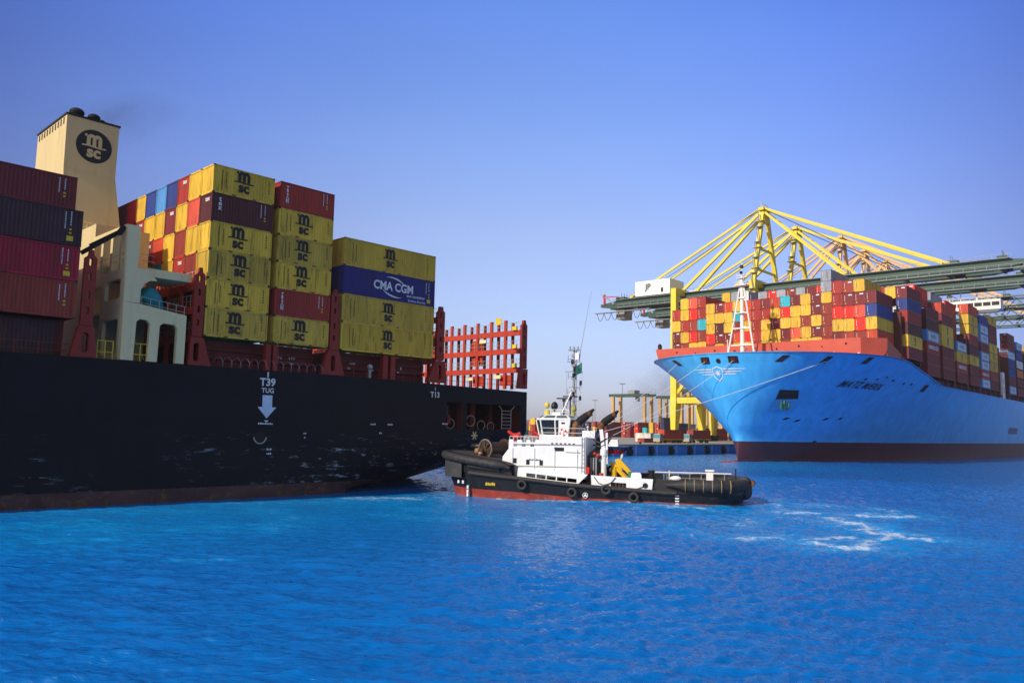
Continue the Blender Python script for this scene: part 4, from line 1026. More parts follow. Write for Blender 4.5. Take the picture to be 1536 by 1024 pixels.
    for s_ in np.arange(14, 320, 15.55): x.box(s_-1.7, s_-.6, -2.3 if s_ > 46 else -1.6, 57, 20.0 if s_ > 46 else 24.1, 36 if s_ < 60 else 37); x.box(s_+6, s_+6.5, -2.3 if s_ > 28 else -1.5, -1.4, 20 if s_ > 40 else 23, 24 if s_ < 40 else 22)
    build_each(x, 'lashing_bridge', M_DKRED, ship2)
    x = MB(); x.box(46, 320, -1.2, 56, 20.0, 21.7); x.box(14, 46, 0, 54, 23.8, 24.9); x.build('hatch_coaming', M_DKRED, ship2)
    x = MB()
    for z in (20.6, 21.1): x.tube((36, -2.3, z), (320, -2.3, z), .05, n=5)
    for s_ in range(37, 200, 3): x.tube((s_, -2.3, 20), (s_, -2.3, 21.1), .05, n=5)
    x.build('deck_rail', M_DKRED, ship2)
bow_details2()
def bridge2():
    b = empty('bridge', (0, 0, 0)); b.parent = ship2
    m = MB(); m.box(120.5, 128, 18, 54, 20.0, 50.8); m.build('deckhouse', M_WHT, b)
    m = MB(); m.box(124.6, 129, -4.4, 59, 49.8, 51.0); m.box(124.6, 129, -4.4, 59, 52.3, 53.2)
    t = -4.4
    while t < 59: m.box(124.62, 124.9, t, t+.35, 51.0, 52.3); t += 2.6
    m.box(124.6, 129, -4.4, -4.1, 51, 52.3); m.frust([(124.6, -4.4, 49.8), (129, -4.4, 49.8), (129, 6, 49.8), (124.6, 6, 49.8)][::-1], [(125.6, -3.0, 48.9), (128, -3.0, 48.9), (128, 6, 48.9), (125.6, 6, 48.9)][::-1])
    m.build('bridge_wing', M_WHT, b).location = (-5.9, .4, .2)
    g = MB(); g.box(124.75, 128.9, -4.3, 58.9, 51.0, 52.3); g.build('bridge_window', M_GLASS, b).location = (-5.9, .4, .2)
    r = MB(); r.tube((124.8, -4.3, 54.3), (124.8, 59, 54.3), .06, n=6); r.tube((124.8, -4.3, 53.8), (124.8, 59, 53.8), .05, n=6)
    for t in np.arange(-4.3, 59, 1.8): r.tube((124.8, t, 53.1), (124.8, t, 54.3), .05, n=6)
    r.tube((127, 8, 53.2), (127, 8, 57), .15, n=6); r.tube((127, 3, 53.2), (127, 3, 55.6), .3, n=8); r.ball((127, 11.5, 55.3), .9, 10, 8); r.tube((127, 11.5, 53.2), (127, 11.5, 54.6), .2, n=6); r.build('bridge_rail', M_WHT, b).location = (-5.9, .4, .2)
    w = MB(); w.box(125, 129, -2.4, 1, 20.1, 29); w.build('side_house', M_WHT, b)
    for k in range(2):
        w = MB(); w.box(126.5, 127.5, -2.45, -2.38, 22+3*k, 24+3*k); w.build('side_window', M_GLASS, b)
bridge2()

CB = 'containers stacked on the blue ship'
def c2(s, t, z, H, col, label, marked=False, logo=None):
    return small_container(w2(s, t, z), ROT2, 12.19, H, col, label, CB, marked, logo)
A_ = dict(y='yellow', r='red', m='maroon', b='brightred', n='brownred', s='salmon', o='orangered', B='blue', L='lightblue', t='teal', g='grey', w='white', N='navy', p='purple', O='orange')
FRONT = [('rymm', 39.3, 3.0), ('yyryn', 42.2, 3.0), ('sbnby', 42.2, 3.0), ('rrtny', 42.25, 2.98), ('yyybn', 40.1, 2.65), ('mypmy', 40.1, 2.65), ('oyymo', 40.1, 2.65), ('ytmoy', 40.15, 2.65), ('ooyby', 40.15, 2.65),
         ('rrrrn', 40.15, 2.65), ('mryyy', 40.15, 2.65), ('oymyy', 40.2, 2.65), ('tbymn', 40.25, 2.65), ('myysy', 40.3, 2.65), ('yynyy', 40.35, 2.65), ('mmymy', 40.3, 2.65), ('ggynnnr', 45.65, 2.66), ('rrbym', 42.7, 3.0), ('nmbyn', 42.6, 3.0), ('ymsbn', 42.65, 3.0), ('mByo', 39.7, 2.98)]
MARK = {(0, 2), (0, 3), (5, 0), (5, 3), (6, 3), (15, 0), (15, 1), (15, 3), (18, 0), (18, 1), (19, 1)}
for c, (cols, zt, p) in enumerate(FRONT):
    t = 50.0-2.5*c; H = 2.89 if p > 2.8 else 2.59
    for k, ch in enumerate(cols):
        col = A_[ch]
        c2(0, t, zt-p*(k+1), H, col, f"{SAY.get(col, col)} container end, {ORD[c+1]} column from left, {ORD[k+1]} tier down, blue ship's bow stack", (c, k) in MARK)
# row behind, peeping over the bow stack
for i, (t, zt, ch) in enumerate(((44.0, 45.3, 'y'), (41.3, 45.3, 'g'), (38.6, 45.3, 'w'), (36.0, 44.6, 'N'), (33.4, 44.6, 'g'), (30.8, 44.6, 'b'), (28.3, 44.6, 'g'), (25.7, 44.6, 'n'), (23.1, 44.7, 'g'), (20.5, 44.7, 'm'), (17.9, 44.7, 'b'), (6.4, 42.9, 'r'), (2.5, 42.7, 'r'))):
    col = A_[ch]; c2(14.65, t-1.2 if i < 11 else t, zt-2.9, 2.89, col, f"{SAY.get(col, col)} container, {ORD[i+1]} from left peeping over the blue ship's bow stack", ch in 'bn')
BAYS = [(14.65, 'nmyprBm', 42.6), (31.2, 'mmrLpm', 39.8), (46.5, 'mmmyymo', 42.75), (62.0, 'mryL', 33.95), (77.8, 'mmypryyo', 46.6), (92.8, 'LrLLmLLB', 45.0), (106.2, 'mnyyymmy', 46.6), (137.0, 'LmBBLmm', 43.8), (152.5, 'mmOwBL', 42.4), (168, 'mmyBmy', 42)]
for b, (s, cols, zt) in enumerate(BAYS):
    p = (zt-22.15)/len(cols) if len(cols) != 4 else 2.95
    for k, ch in enumerate(cols):
        if b == 0 and k == 0: continue
        col = A_[ch]; lg = {'L': 'panel', 'y': 'msc', 'r': 'sud' if k < 4 else None}.get(ch)
        c2(s, -2.5, zt-p*(len(cols)-k), min(2.89, p-.04), col, f"{SAY.get(col, col)} container, {ORD[b+1]} stack behind the bow stack, {ORD[k+1]} tier up, blue ship's side", ch in 'mr' and k == len(cols)-1, lg)
for i, (s, t, z, ch, nm) in enumerate(((14.65, 0, 39.7, 'y', 'second'), (31.2, 0, 39.8, 'r', 'third'), (31.2, 0, 42.7, 'b', 'third'), (46.5, 0, 42.8, 'g', 'fourth'), (46.5, 2.5, 42.8, 'w', 'fourth'), (62, 0, 33.95, 'r', 'fifth'), (62, 0, 36.9, 'r', 'fifth'), (62, 0, 39.8, 'n', 'fifth'), (62, 0, 42.7, 'b', 'fifth'), (92.8, 0, 45.0, 'r', 'seventh'))):
    col = A_[ch]; c2(s, t, z, 2.89, col, f"{SAY.get(col, col)} container rising inboard of the {nm} side stack, blue ship, {('lowest', 'low', 'upper', 'topmost')[min(3, int((z-33)/2.9))]} one", ch == 'b')

# ------------------------------------------------------------------ tug
TUG_O = Vector((9.64, 80.18, 0)); TUG_R = R(-15.3)
TA = Vector((math.cos(TUG_R), math.sin(TUG_R), 0)); TN = Vector((-math.sin(TUG_R), math.cos(TUG_R), 0))
def wt(x, y, z): return TUG_O+TA*x+TN*y+Vector((0, 0, z))
M_TBLK = mat('tug_black_paint', (.010, .010, .012), .45, 0, .3, 1.2, .6, (.06, .045, .035))
M_TRED = mat('tug_boot_red', (.30, .038, .022), .5, 0, .25, .7, .8, (.30, .20, .17))
M_RUB = mat('fender_rubber', (.030, .028, .028), .65, 0, .35, 2.0, .5, (.09, .075, .065), bump=.35, bscale=3)
M_PAD = mat('grey_bow_pad', (.045, .045, .05), .7, 0, .25, 1.5, .5, (.10, .09, .08))
M_TWHT = mat('tug_white_paint', (.84, .84, .84), .38, 0, .03, .8, .22, (.42, .30, .18), streak=True)
M_TDECK = mat('tug_deck_dark', (.06, .05, .05), .7)
M_PIPE = mat('rusty_exhaust', (.17, .07, .03), .6, .2, .4, 1.5, .5, (.03, .02, .015))
M_DRUM = mat('winch_brown', (.055, .035, .027), .6, .2, .4, 2.0, .6, (.20, .09, .04))
M_RIMY = mat('strap_ochre', (.42, .28, .12), .6)
M_REDO = mat('signal_red', (.62, .02, .012), .45)
M_CYEL = mat('crane_yellow', (.78, .46, .01), .4, 0, .06, 1, .25, (.3, .15, .02))
M_MAST = mat('mast_grey', (.30, .30, .31), .5)
M_GREEN = mat('paint_green', (.02, .22, .08), .5)
tug = empty('tugboat', TUG_O, TUG_R, 'black and white harbour tugboat with red waterline between the two ships', 'tugboat')
def zst(x): return float(np.interp(x, [-17, -12.7, -7.7, -2.3, 6, 14], [2.75, 2.42, 2.08, 1.62, 1.27, 1.30]))     # rubbing strake height
def zbt(x): return float(np.interp(x, [-16, -13.8, -6.6, -2.4, 6, 11, 14], [1.02, .94, .74, .50, .42, .38, .36]))  # boot top
def toutline(B, xb, xs, Lb, Ls, n=64):
    """closed plan loop: near side first, bow to stern, then back"""
    pts = []
    us = [.5-.5*math.cos(math.pi*i/(n-1)) for i in range(n)]
    def hb(x):
        a = max(0, min(1, (x-xb)/Lb)); c = max(0, min(1, (xs-x)/Ls))
        return B*(1-(1-a)**2.3)**(1/2.3)*(1-(1-c)**2.6)**(1/2.6)
    xs_ = [xb+(xs-xb)*u for u in us]
    return [(x, -hb(x)) for x in xs_]+[(x, hb(x)) for x in reversed(xs_[1:-1])]
def build_tug_hull():
    L = [(toutline(4.3, -14.9, 12.2, 8, 4), lambda x: -1.2), (toutline(4.9, -15.5, 12.9, 8, 3.6), lambda x: -.05), (toutline(4.98, -15.7, 13.0, 8, 3.6), zbt), (toutline(5.25, -16.3, 13.4, 7.4, 3.6), zst)]
    mb = MB()
    rings = [[(x, y, zf(x)) for x, y in o] for o, zf in L]; n = len(rings[0])
    for j in range(3):
        mb.add(rings[j]+rings[j+1], [(i, (i+1) % n, n+(i+1) % n, n+i) for i in range(n)], 1 if j < 2 else 0)
    o = mb.build('hull', [M_TBLK, M_TRED], tug); autosmooth(o, 50)
    d = MB(); d.add([(x, y*.97, zst(x)-.04) for x, y in L[3][0]], [tuple(range(n))]); d.build('main_deck', M_TDECK, tug)
    near = [(x, y) for x, y in L[3][0] if y <= 0]
    s = MB(); s.path([(x, y-.05, zst(x)+.02) for x, y in near if -12.9 < x < 7.4], .2, 10); s.path([(x, -y+.05, zst(x)+.02) for x, y in near if -12.9 < x < 7.4], .2, 10); build_each(s, 'rubbing_strake', M_RUB, tug)
    # raised bow bulwark
    def zb(x): return float(np.interp(x, [-17, -16, -14, -9, -8.4, -7.7], [4.55, 4.48, 4.28, 3.68, 3.45, 3.0]))
    q = [(x, y) for x, y in L[3][0] if x < -7.6]
    near2 = sorted([p for p in q if p[1] <= 0], key=lambda p: -p[0]); far2 = sorted([p for p in q if p[1] > 0], key=lambda p: p[0])
    arc = near2+far2; b = MB()
    rin = [(x, y, zst(x)) for x, y in arc]; rtop = [(x-.25, y*1.02, zb(x)) for x, y in arc]; rt2 = [(x+.05, y*.94, zb(x)) for x, y in arc]; rb2 = [(x+.15, y*.93, zst(x)) for x, y in arc]
    b.loft([rin, rtop, rt2, rb2], 0, False); o = b.build('bow_bulwark', M_TBLK, tug); autosmooth(o, 40)
    # fat bow fender roll, with visible segments
    pts = []; rad = []
    def fz(x): return zb(x)-.46
    arc2 = [(x-.3, y*1.06) for x, y in arc if x < -8.2]
    dist = 0; last = None
    for x, y in arc2:
        pts.append((x, y, fz(x)))
    # resample
    P = [Vector(p) for p in pts]; cum = [0]
    for a_, b_ in zip(P[:-1], P[1:]): cum.append(cum[-1]+(b_-a_).length)
    tot = cum[-1]; N = 150; rp = []; rr = []
    for i in range(N+1):
        dd = tot*i/N; k = max(0, min(len(P)-2, int(np.searchsorted(cum, dd))-1)); f_ = (dd-cum[k])/max(1e-6, cum[k+1]-cum[k])
        rp.append(P[k].lerp(P[k+1], f_)); e = min(dd, tot-dd)
        base = .42*min(1, .35+e/1.3*.65); seg = .045 if (dd % .92) < .14 and e > 1.4 else 0
        rr.append(base-seg)
    f = MB(); f.path(rp, .5, 14, 0, rr); o = f.build('bow_fender', M_RUB, tug); autosmooth(o, 60)
    for sgn in (1, -1):
        f = MB(); f.path([(x, sgn*(y-.12), zst(x)+.72-.02*(x+12.7)) for x, y in near if -13.1 < x < -8.9], .22, 10); f.build('side_fender', M_RUB, tug)
    # dark pad at the bow
    p = MB(); arcp = [(x, y) for x, y in arc if x < -12.9]
    ro = [(x-.32, y*1.05, 3.55) for x, y in arcp]; r1 = [(x-.30, y*1.05, 1.95) for x, y in arcp]; r2 = [(x+.2, y*.96, 1.95) for x, y in arcp]; r3 = [(x+.2, y*.96, 3.55) for x, y in arcp]
    p.loft([r1, ro, r3], 0, False); p.loft([r2, r1], 0, False); o = p.build('bow_pad', M_PAD, tug); autosmooth(o, 40)
    fd = MB(); na = len(arc); fd.add([(x+.1, y*.95, zb(x)-.10) for x, y in arc], [(i, na-1-i, na-2-i, i+1) for i in range(na//2-1)]); fd.build('fore_deck', M_TDECK, tug)
    # tapering stern fender wrapped round the quarter and the stern
    full = L[3][0]; st = [(x, y) for x, y in full if y <= 0 and x > 5.6]+[(x, y) for x, y in full if y > 0 and x > 5.6]
    P = [Vector((x-(.25 if x > 11 else 0), y*1.05, 2.02)) for x, y in st]; cum = [0]
    for a_, b_ in zip(P[:-1], P[1:]): cum.append(cum[-1]+(b_-a_).length)
    tot = cum[-1]; rp = []; rr = []
    for i in range(121):
        dd = tot*i/120; k = max(0, min(len(P)-2, int(np.searchsorted(cum, dd))-1)); f_ = (dd-cum[k])/max(1e-6, cum[k+1]-cum[k])
        rp.append(P[k].lerp(P[k+1], f_)); e = min(dd, tot-dd); rr.append(max(.04, .55*min(1, (e/2.6)**.8)))
    f = MB(); f.path(rp, .5, 14, 0, rr); o = f.build('stern_fender', M_RUB, tug); autosmooth(o, 60)
    for k in range(6):
        c = (8.0+.78*k, -5.25*1.045+(.06*max(0, k-3)), 2.02); g = MB(); g.ring(c, (1, .02*k, 0), .55, .035, 24, 6); g.build('fender_strap', M_RIMY, tug)
    # aft bulwark
    ar = [(x, y) for x, y in full if x > 4.9]; near3 = [p for p in ar if p[1] <= 0]; far3 = [p for p in ar if p[1] > 0]; a3 = near3+far3
    b = MB(); zt = lambda x: 2.45
    b.loft([[(x, y*.995, zst(x)-.05) for x, y in a3], [(x, y*.97, zt(x)) for x, y in a3], [(x-.0, y*.92, zt(x)) for x, y in a3], [(x, y*.90, 1.3) for x, y in a3]], 0, False)
    o = b.build('stern_bulwark', M_TBLK, tug); autosmooth(o, 40)
    r = MB(); r.ball((13.2, -1.6, 1.5), .85, 14, 10, (.8, 1.2, 1)); r.ball((13.2, -1.6, 2.4), .55, 12, 8, (1, 1.2, .8)); o = r.build('stern_roller', M_PAD, tug, True)
    r = MB(); r.tube((13.75, -1.7, 2.15), (13.85, -1.1, 2.2), .33, n=14); r.build('stern_roller', M_PIPE, tug)
    # far side bulwark line and rail
    fb = MB(); fb.box(-1.5, 5.2, 4.7, 4.85, 1.4, 2.5); fb.build('far_bulwark', M_TBLK, tug)
    fb = MB(); fb.tube((3.4, 4.75, 2.62), (12, 4.3, 2.7), .06, n=6); fb.build('far_rail', M_TWHT, tug)
    # draught marks
    m = MB()
    for k in range(5): m.box(7.05, 7.4, -5.0-.05*k-.03, -4.9, .02+.25*k, .13+.25*k)
    for k, (x, z) in enumerate(((-14.2, 1.5), (-13.6, 1.5), (-13.0, 1.05), (-13.0, .65), (-13.0, .3))):
        yy = -5.25*(1-(1-(x+16.0)/7.6)**2.3)**(1/2.3); m.box(x-.08, x+.1, yy-.06, yy+.3, z-.16, z+.14)
    m.build('draught_marks', M_WHITE, tug)
    m = MB(); [m.add([(-11.0+.2*k, -5.03, 1.32+.05*(k % 2)), (-10.86+.2*k, -5.03, 1.28), (-10.84+.2*k, -5.06, 1.62-.05*(k % 3)), (-10.98+.2*k, -5.06, 1.56+.04*(k % 2))], [(0, 1, 2, 3)]) for k in range(5)]; m.build('side_lettering', M_YMARK, tug)
    t = MB(); t.add([(-1.2+.22*math.cos(a), -5.12, .75+.2*math.sin(a)) for a in (R(90), R(210), R(330))], [(0, 1, 2)], 0); t.ring((-1.2, -5.12, .75), (0, 1, 0), .24, .03, 16, 5); t.build('load_mark', M_WHITE, tug)
build_tug_hull()
def build_tug_house():
    # white side bulwark with freeing ports
    w = MB(); y = -5.02
    def top(x): return float(np.interp(x, [-7.8, -1.0], [3.06, 2.68]))
    w.plate([(-7.85, zst(-7.8)+.1), (-7.8, 3.06), (-1.0, 2.68), (-1.95, zst(-2)+.12)], [[(-6.95+1.0*k, zst(-6.9+k)+.25), (-6.05+1.0*k, zst(-6+k)+.25), (-6.05+1.0*k, zst(-6+k)+.62), (-6.95+1.0*k, zst(-6.9+k)+.62)] for k in range(5)], lambda u, v, q: (u, y+q+.10*(v-2), v), .09)
    w.build('side_bulwark', M_TWHT, tug)
    h = MB()
    prof = [(-9.75, 2.2), (-9.6, 4.1), (-8.95, 4.95), (-5.9, 5.02), (-5.9, 6.12), (-1.4, 6.16), (-1.4, 2.2)]
    h.plate(prof, [], lambda u, v, q: (u, -4.05+q, v), 8.1); h.box(-7.6, -1.45, -4.6, -4.0, 2.55, 2.72)
    o = h.build('deckhouse', M_TWHT, tug)
    # bulwark with cut-outs on the house top, forward
    b = MB(); b.plate([(-9.0, 4.9), (-9.0, 5.78), (-8.6, 5.78), (-8.5, 5.5), (-8.2, 5.5), (-8.1, 5.76), (-7.75, 5.76), (-7.65, 5.5), (-7.3, 5.5), (-7.2, 5.76), (-6.9, 5.76), (-6.8, 5.55), (-6.4, 5.55), (-6.3, 5.78), (-5.85, 5.8), (-5.85, 4.95)],
                     [rrect(-8.55+.85*k, -8.15+.85*k, 5.1, 5.38, .08, 2) for k in range(3)], lambda u, v, q: (u, -4.03+q, v), .08)
    b.box(-9.02, -8.95, -4, 4, 4.9, 5.6); b.build('bridge_deck_bulwark', M_TWHT, tug)
    r = MB()
    for k in range(9): r.tube((-8.95+.38*k, -3.95, 5.5), (-8.95+.38*k, -3.95, 6.05), .025, n=6)
    r.tube((-8.95, -3.95, 6.05), (-5.9, -3.95, 6.05), .025, n=6); r.tube((-8.95, 3.95, 6.05), (-5.9, 3.95, 6.05), .025, n=6); r.tube((-8.95, -3.95, 6.05), (-8.95, 3.95, 6.05), .025, n=6); r.build('bridge_deck_rail', M_TWHT, tug)
    for x, z in ((-7.05, 3.62), (-5.72, 3.58), (-8.35, 3.72)):
        q = MB(); q.box(x-.17, x+.17, -4.075, -4.03, z-.24, z+.24); q.build('porthole', M_GLASS, tug)
    q = MB(); q.box(-4.45, -3.5, -4.08, -4.03, 4.75, 5.1); q.build('side_vent', M_GAP, tug)
    q = MB(); [q.box(-6.95+.12*k, -6.87+.12*k, -4.07, -4.045, 3.78, 3.94-.03*(k % 3)) for k in range(10)]; q.add([(-3.3, -4.06, 4.62), (-1.9, -4.06, 4.6), (-1.9, -4.06, 4.66), (-3.3, -4.06, 4.68)], [(0, 1, 2, 3)]); q.build('house_lettering', M_BLACK, tug)
    q = MB(); q.box(-3.05, -2.15, -4.075, -4.04, 2.75, 4.1); q.build('house_door', M_TWHT, tug)
    q = MB(); q.box(-1.42, -1.05, -4.0, -3.6, 2.7, 3.3); q.build('red_hose_box', M_REDO, tug)
    # wheelhouse: eight-sided, windows leaning out, sloped sky windows
    wh = empty('wheelhouse', (-4.75, 0, 0)); wh.parent = tug
    def octa(r, c, z, rx=None): rx = rx or r; return [(-rx, -c, z), (-c, -r, z), (c, -r, z), (rx, -c, z), (rx, c, z), (c, r, z), (-c, r, z), (-rx, c, z)]
    z0, z1, z2, z3 = 5.0, 6.28, 7.74, 8.25
    a0, a1, a2, a3 = octa(2.1, 1.3, z0, 1.8), octa(2.15, 1.3, z1, 1.85), octa(2.45, 1.5, z2, 2.12), octa(1.75, 1.05, z3, 1.5)
    b = MB(); b.loft([a0, a1], 0, True, (True, True)); b.frust(a2, [(x, y, z+.14) for x, y, z in a2]); b.loft([[(x, y, z+.14) for x, y, z in a2], a3], 0, True, (False, True))
    def lerp(p, q, t): return Vector(p).lerp(Vector(q), t)
    for i in range(8):
        j = (i+1) % 8; wide = i in (1, 3, 5, 7)
        for t in ((0, .5, 1.0) if wide else (0,)):
            if t == 1.0: continue
            b.tube(lerp(a1[i], a1[j], t), lerp(a2[i], a2[j], t), .09, n=6)
    b.build('wheelhouse_shell', M_TWHT, wh)
    c = octa(1.95, 1.35, z1+.01)
    g = MB()
    for i in range(8):
        j = (i+1) % 8; wide = i in (1, 3, 5, 7)
        for u0, u1 in (((.05, .47), (.53, .95)) if wide else ((.1, .9),)):
            g.add([lerp(a1[i], a1[j], u0)*1.0+Vector((0, 0, .05)), lerp(a1[i], a1[j], u1)+Vector((0, 0, .05)), lerp(a2[i], a2[j], u1)-Vector((0, 0, .05)), lerp(a2[i], a2[j], u0)-Vector((0, 0, .05))], [(0, 1, 2, 3)])
    g.build('wheelhouse_window', M_GLASS, wh)
    a2t = [(x, y, z+.14) for x, y, z in a2]; g = MB(); cen = Vector((0, 0, 8.0))
    for i in range(8):
        j = (i+1) % 8
        for u0, u1 in (((.06, .47), (.53, .94)) if i in (1, 3, 5, 7) else ((.12, .88),)):
            q = [lerp(lerp(a2t[i], a2t[j], u0), lerp(a3[i], a3[j], u0), .18), lerp(lerp(a2t[i], a2t[j], u1), lerp(a3[i], a3[j], u1), .18), lerp(lerp(a2t[i], a2t[j], u1), lerp(a3[i], a3[j], u1), .85), lerp(lerp(a2t[i], a2t[j], u0), lerp(a3[i], a3[j], u0), .85)]
            g.add([p+(p-Vector((0, 0, 7.3))).normalized()*.015 for p in q], [(0, 1, 2, 3)])
    g.build('sky_window', mat('pale_sky_window', (.10, .14, .15), .1, spec=.6), wh)
    d = MB(); d.add([lerp(a1[1], a1[2], .62)+Vector((0, -.06, -.7)), lerp(a1[1], a1[2], .98)+Vector((0, -.06, -.7)), lerp(a2[1], a2[2], .98)+Vector((0, -.05, -.02)), lerp(a2[1], a2[2], .62)+Vector((0, -.05, -.02))], [(0, 1, 2, 3)])
    d.build('wheelhouse_door', M_TWHT, wh)
    d = MB(); d.add([lerp(lerp(a1[1], a1[2], u), lerp(a2[1], a2[2], u), v)+Vector((0, -.08, 0)) for u, v in ((.72, .4), (.84, .4), (.84, .85), (.72, .85))], [(0, 1, 2, 3)]); d.build('door_window', M_GLASS, wh)
    e = MB()
    for x_, y_ in ((-1.35, -1.0), (-1.2, .9), (1.1, -.9), (1.1, .9)): e.tube((x_, y_, z3), (x_, y_, z3+.55), .03, n=6)
    for z in (z3+.3, z3+.55): e.tube((-1.35, -1.0, z), (1.1, -.9, z), .025, n=6); e.tube((-1.2, .9, z), (1.1, .9, z), .025, n=6)
    e.box(-.7, .2, -.9, -.3, z3, z3+.3); e.build('roof_rail', M_TWHT, wh)
    s = MB(); s.tube((-1.15, -.95, z3+.05), (-1.15, -.95, z3+.45), .28, n=12); s.ball((-1.15, -.95, z3+.95), .34, 12, 8, (.8, 1, 1)); s.build('searchlight', mat('lamp_yellow', (.75, .60, .10), .45), wh)
    s = MB(); s.tube((1.5, -.7, z3), (1.5, -.7, z3+.3), .2, n=10); s.ball((1.55, -.7, z3+.62), .28, 12, 8); s.build('searchlight', mat('lamp_olive', (.35, .32, .05), .5), wh)
    s = MB(); s.ball((-.45, -.7, z3+.9), .36, 12, 8, (1, 1, 1.25)); s.tube((-.45, -.7, z3), (-.45, -.7, z3+.6), .08, n=8); s.build('radome', M_TBLK, wh)
    for x_, z_ in ((.55, 1.75), (1.2, 1.95)):
        s = MB(); s.tube((x_-.2, .1, z3), (x_-.2, .1, z3+z_-.15), .07, n=8); s.box(x_-.35, x_-.05, -.05, .25, z3+z_-.35, z3+z_-.1); s.box(x_-.95, x_+.55, .0, .2, z3+z_-.1, z3+z_+.03); s.build('radar_scanner', M_GAP, wh)
    # mast
    m = empty('mast', (-3.4, 0, 8.1)); m.parent = tug
    p = MB(); p.tube((0, 0, 0), (.02, 0, 7.0), .15, .09, 8); p.build('mast_pole', M_MAST, m)
    p = MB()
    for y_ in (-.7, .7): p.tube((-1.2, y_, 0), (0, 0, 3.0), .06, n=6)
    p.build('mast_stay', M_TWHT, m)
    p = MB()
    for z_, w_ in ((1.6, .55), (3.0, .5), (4.6, .9), (5.6, .7)): p.tube((-w_, 0, z_), (w_, 0, z_), .035, n=6); p.tube((0, -w_, z_), (0, w_, z_), .035, n=6)
    p.tube((.7, 0, 3.0), (.75, 0, 3.55), .035, n=6); p.tube((-.7, 0, 4.6), (-.75, 0, 2), .015, n=5); p.tube((.9, 0, 4.6), (.6, 0, 1.2), .015, n=5); p.build('crosstree', M_MAST, m)
    for z_, x_ in ((1.9, .7), (3.45, .75), (2.3, 0), (4.2, 0), (4.9, .1), (5.6, -.15)):
        p = MB(); p.tube((x_, -.12, z_-.22), (x_, -.12, z_+.22), .13, n=8); p.build('mast_lamp', M_GAP, m)
    p = MB(); p.box(-.55, .55, -.25, .25, 6.75, 6.85)
    for x_ in (-.4, 0, .4): p.tube((x_, 0, 6.85), (x_, 0, 7.15), .09, n=8)
    p.build('mast_top_platform', M_MAST, m)
    p = MB(); p.box(.15, .55, -.2, .2, 5.8, 6.5); p.build('signal_box', M_TWHT, m)
    p = MB(); p.tube((.55, 0, 5.6), (.75, 0, 7.2), .04, .035, 6); p.tube((.75, 0, 7.2), (1.75, 0, 12.9), .035, .018, 6); p.build('whip_antenna', M_MAST, m)
    # exhausts
    for y_, x0 in ((-2.55, -2.72), (2.4, -1.0)):
        p = MB(); p.path([(x0-.1, y_, 5.2), (x0-.05, y_, 6.4), (x0+.1, y_, 7.3), (x0+.55, y_, 7.75), (x0+1.55, y_, 8.5)], .36, 12, 0, [.36, .36, .38, .36, .30]); p.build('exhaust_pipe', M_PIPE, tug, True)
        p = MB(); p.path([(x0+.30, y_, 7.5), (x0+.55, y_, 7.75), (x0+1.1, y_-.01, 8.16), (x0+1.85, y_-.01, 8.85)], .37, 12, 0, [.39, .40, .37, .10]); p.build('exhaust_tip', M_SOOT, tug)
    # white locker and clutter abaft the house
    p = MB(); p.box(-2.0, -.75, -2.6, -1.6, 6.05, 6.75); p.build('white_locker', M_TWHT, tug)
    p = MB(); p.box(-.78, -.55, -2.5, -1.7, 6.1, 6.6); p.build('locker_window', M_GLASS, tug)
    p = MB()
    for k in range(6): p.bar((-1.4+.2*k, -2.2+.3*k, 4.4), (-.2+.15*k, -2+.3*k, 5.6+.1*k), .12)
    p.box(-1.3, -.3, -3, 2.8, 1.6, 4.4); p.build('engine_fan_housing', M_TDECK, tug)
    for k, (x_, z_) in enumerate(((-.75, 4.55), (-.35, 4.4))):
        p = MB(); p.ball((x_, -3.0, z_), .2, 8, 6, jit=.15); p.build('orange_float', M_ORED, tug)
    p = MB(); p.path([(-.9, -2.5, 5.9), (-.3, -2.7, 5.6), (.2, -2.6, 5.9), (1.0, -2.4, 6.35)], .08, 8); p.path([(-1, -2.4, 5.4), (-.2, -2.6, 5.2), (.3, -2.6, 5.5)], .07, 8); build_each(p, 'hose', M_TBLK, tug)
    for x_ in (-1.0, -.75, -.5):
        p = MB(); p.tube((x_, -3.2, 2.4), (x_, -3.2, 4.2), .08, n=8); p.build('vent_pipe', M_MAST, tug)
    c = empty('deck_crane', (.1, -2.5, 0)); c.parent = tug
    p = MB(); p.tube((0, 0, 1.4), (0, 0, 4.4), .30, n=14); p.tube((0, 0, 4.4), (.05, 0, 5.0), .36, n=14); p.build('crane_column', M_TWHT, c)
    p = MB(); p.bar((0, 0, 4.8), (-.25, 0, 6.9), .34, .3); p.bar((.3, 0, 3.6), (.3, 0, 6.6), .2); p.box(-.6, .1, -.2, .2, 3.8, 4.1); p.build('crane_arm', M_TWHT, c)
    # aft: white bulwark block with gear recess and fairlead
    w = MB(); w.plate([(-.65, zst(0)+.14), (-.7, 2.62), (3.0, 2.5), (3.05, 2.92), (3.15, 3.0), (3.85, 3.0), (3.95, 2.9), (4.0, 2.47), (5.05, 2.45), (4.95, zst(5)+.14)],
                      [[(1.15, 1.52), (2.6, 1.48), (2.6, 2.0), (1.15, 2.04)], [(4.35+.19*math.cos(a*math.pi/6), 1.85+.17*math.sin(a*math.pi/6)) for a in range(12)]], lambda u, v, q: (u, -4.98+q, v), .3)
    w.build('aft_bulwark', M_TWHT, tug)
    p = MB(); p.ring((4.35, -5.0, 1.85), (0, 1, 0), .2, .05, 18, 6); p.build('fairlead', M_TBLK, tug)
    p = MB()
    for k in range(4): p.tube((1.3+.33*k, -4.75, 1.45), (1.3+.33*k, -4.75, 1.95), .12, n=8)
    p.box(1.15, 2.6, -4.66, -4.6, 1.4, 2.05); p.build('recessed_bitts', M_DRUM, tug)
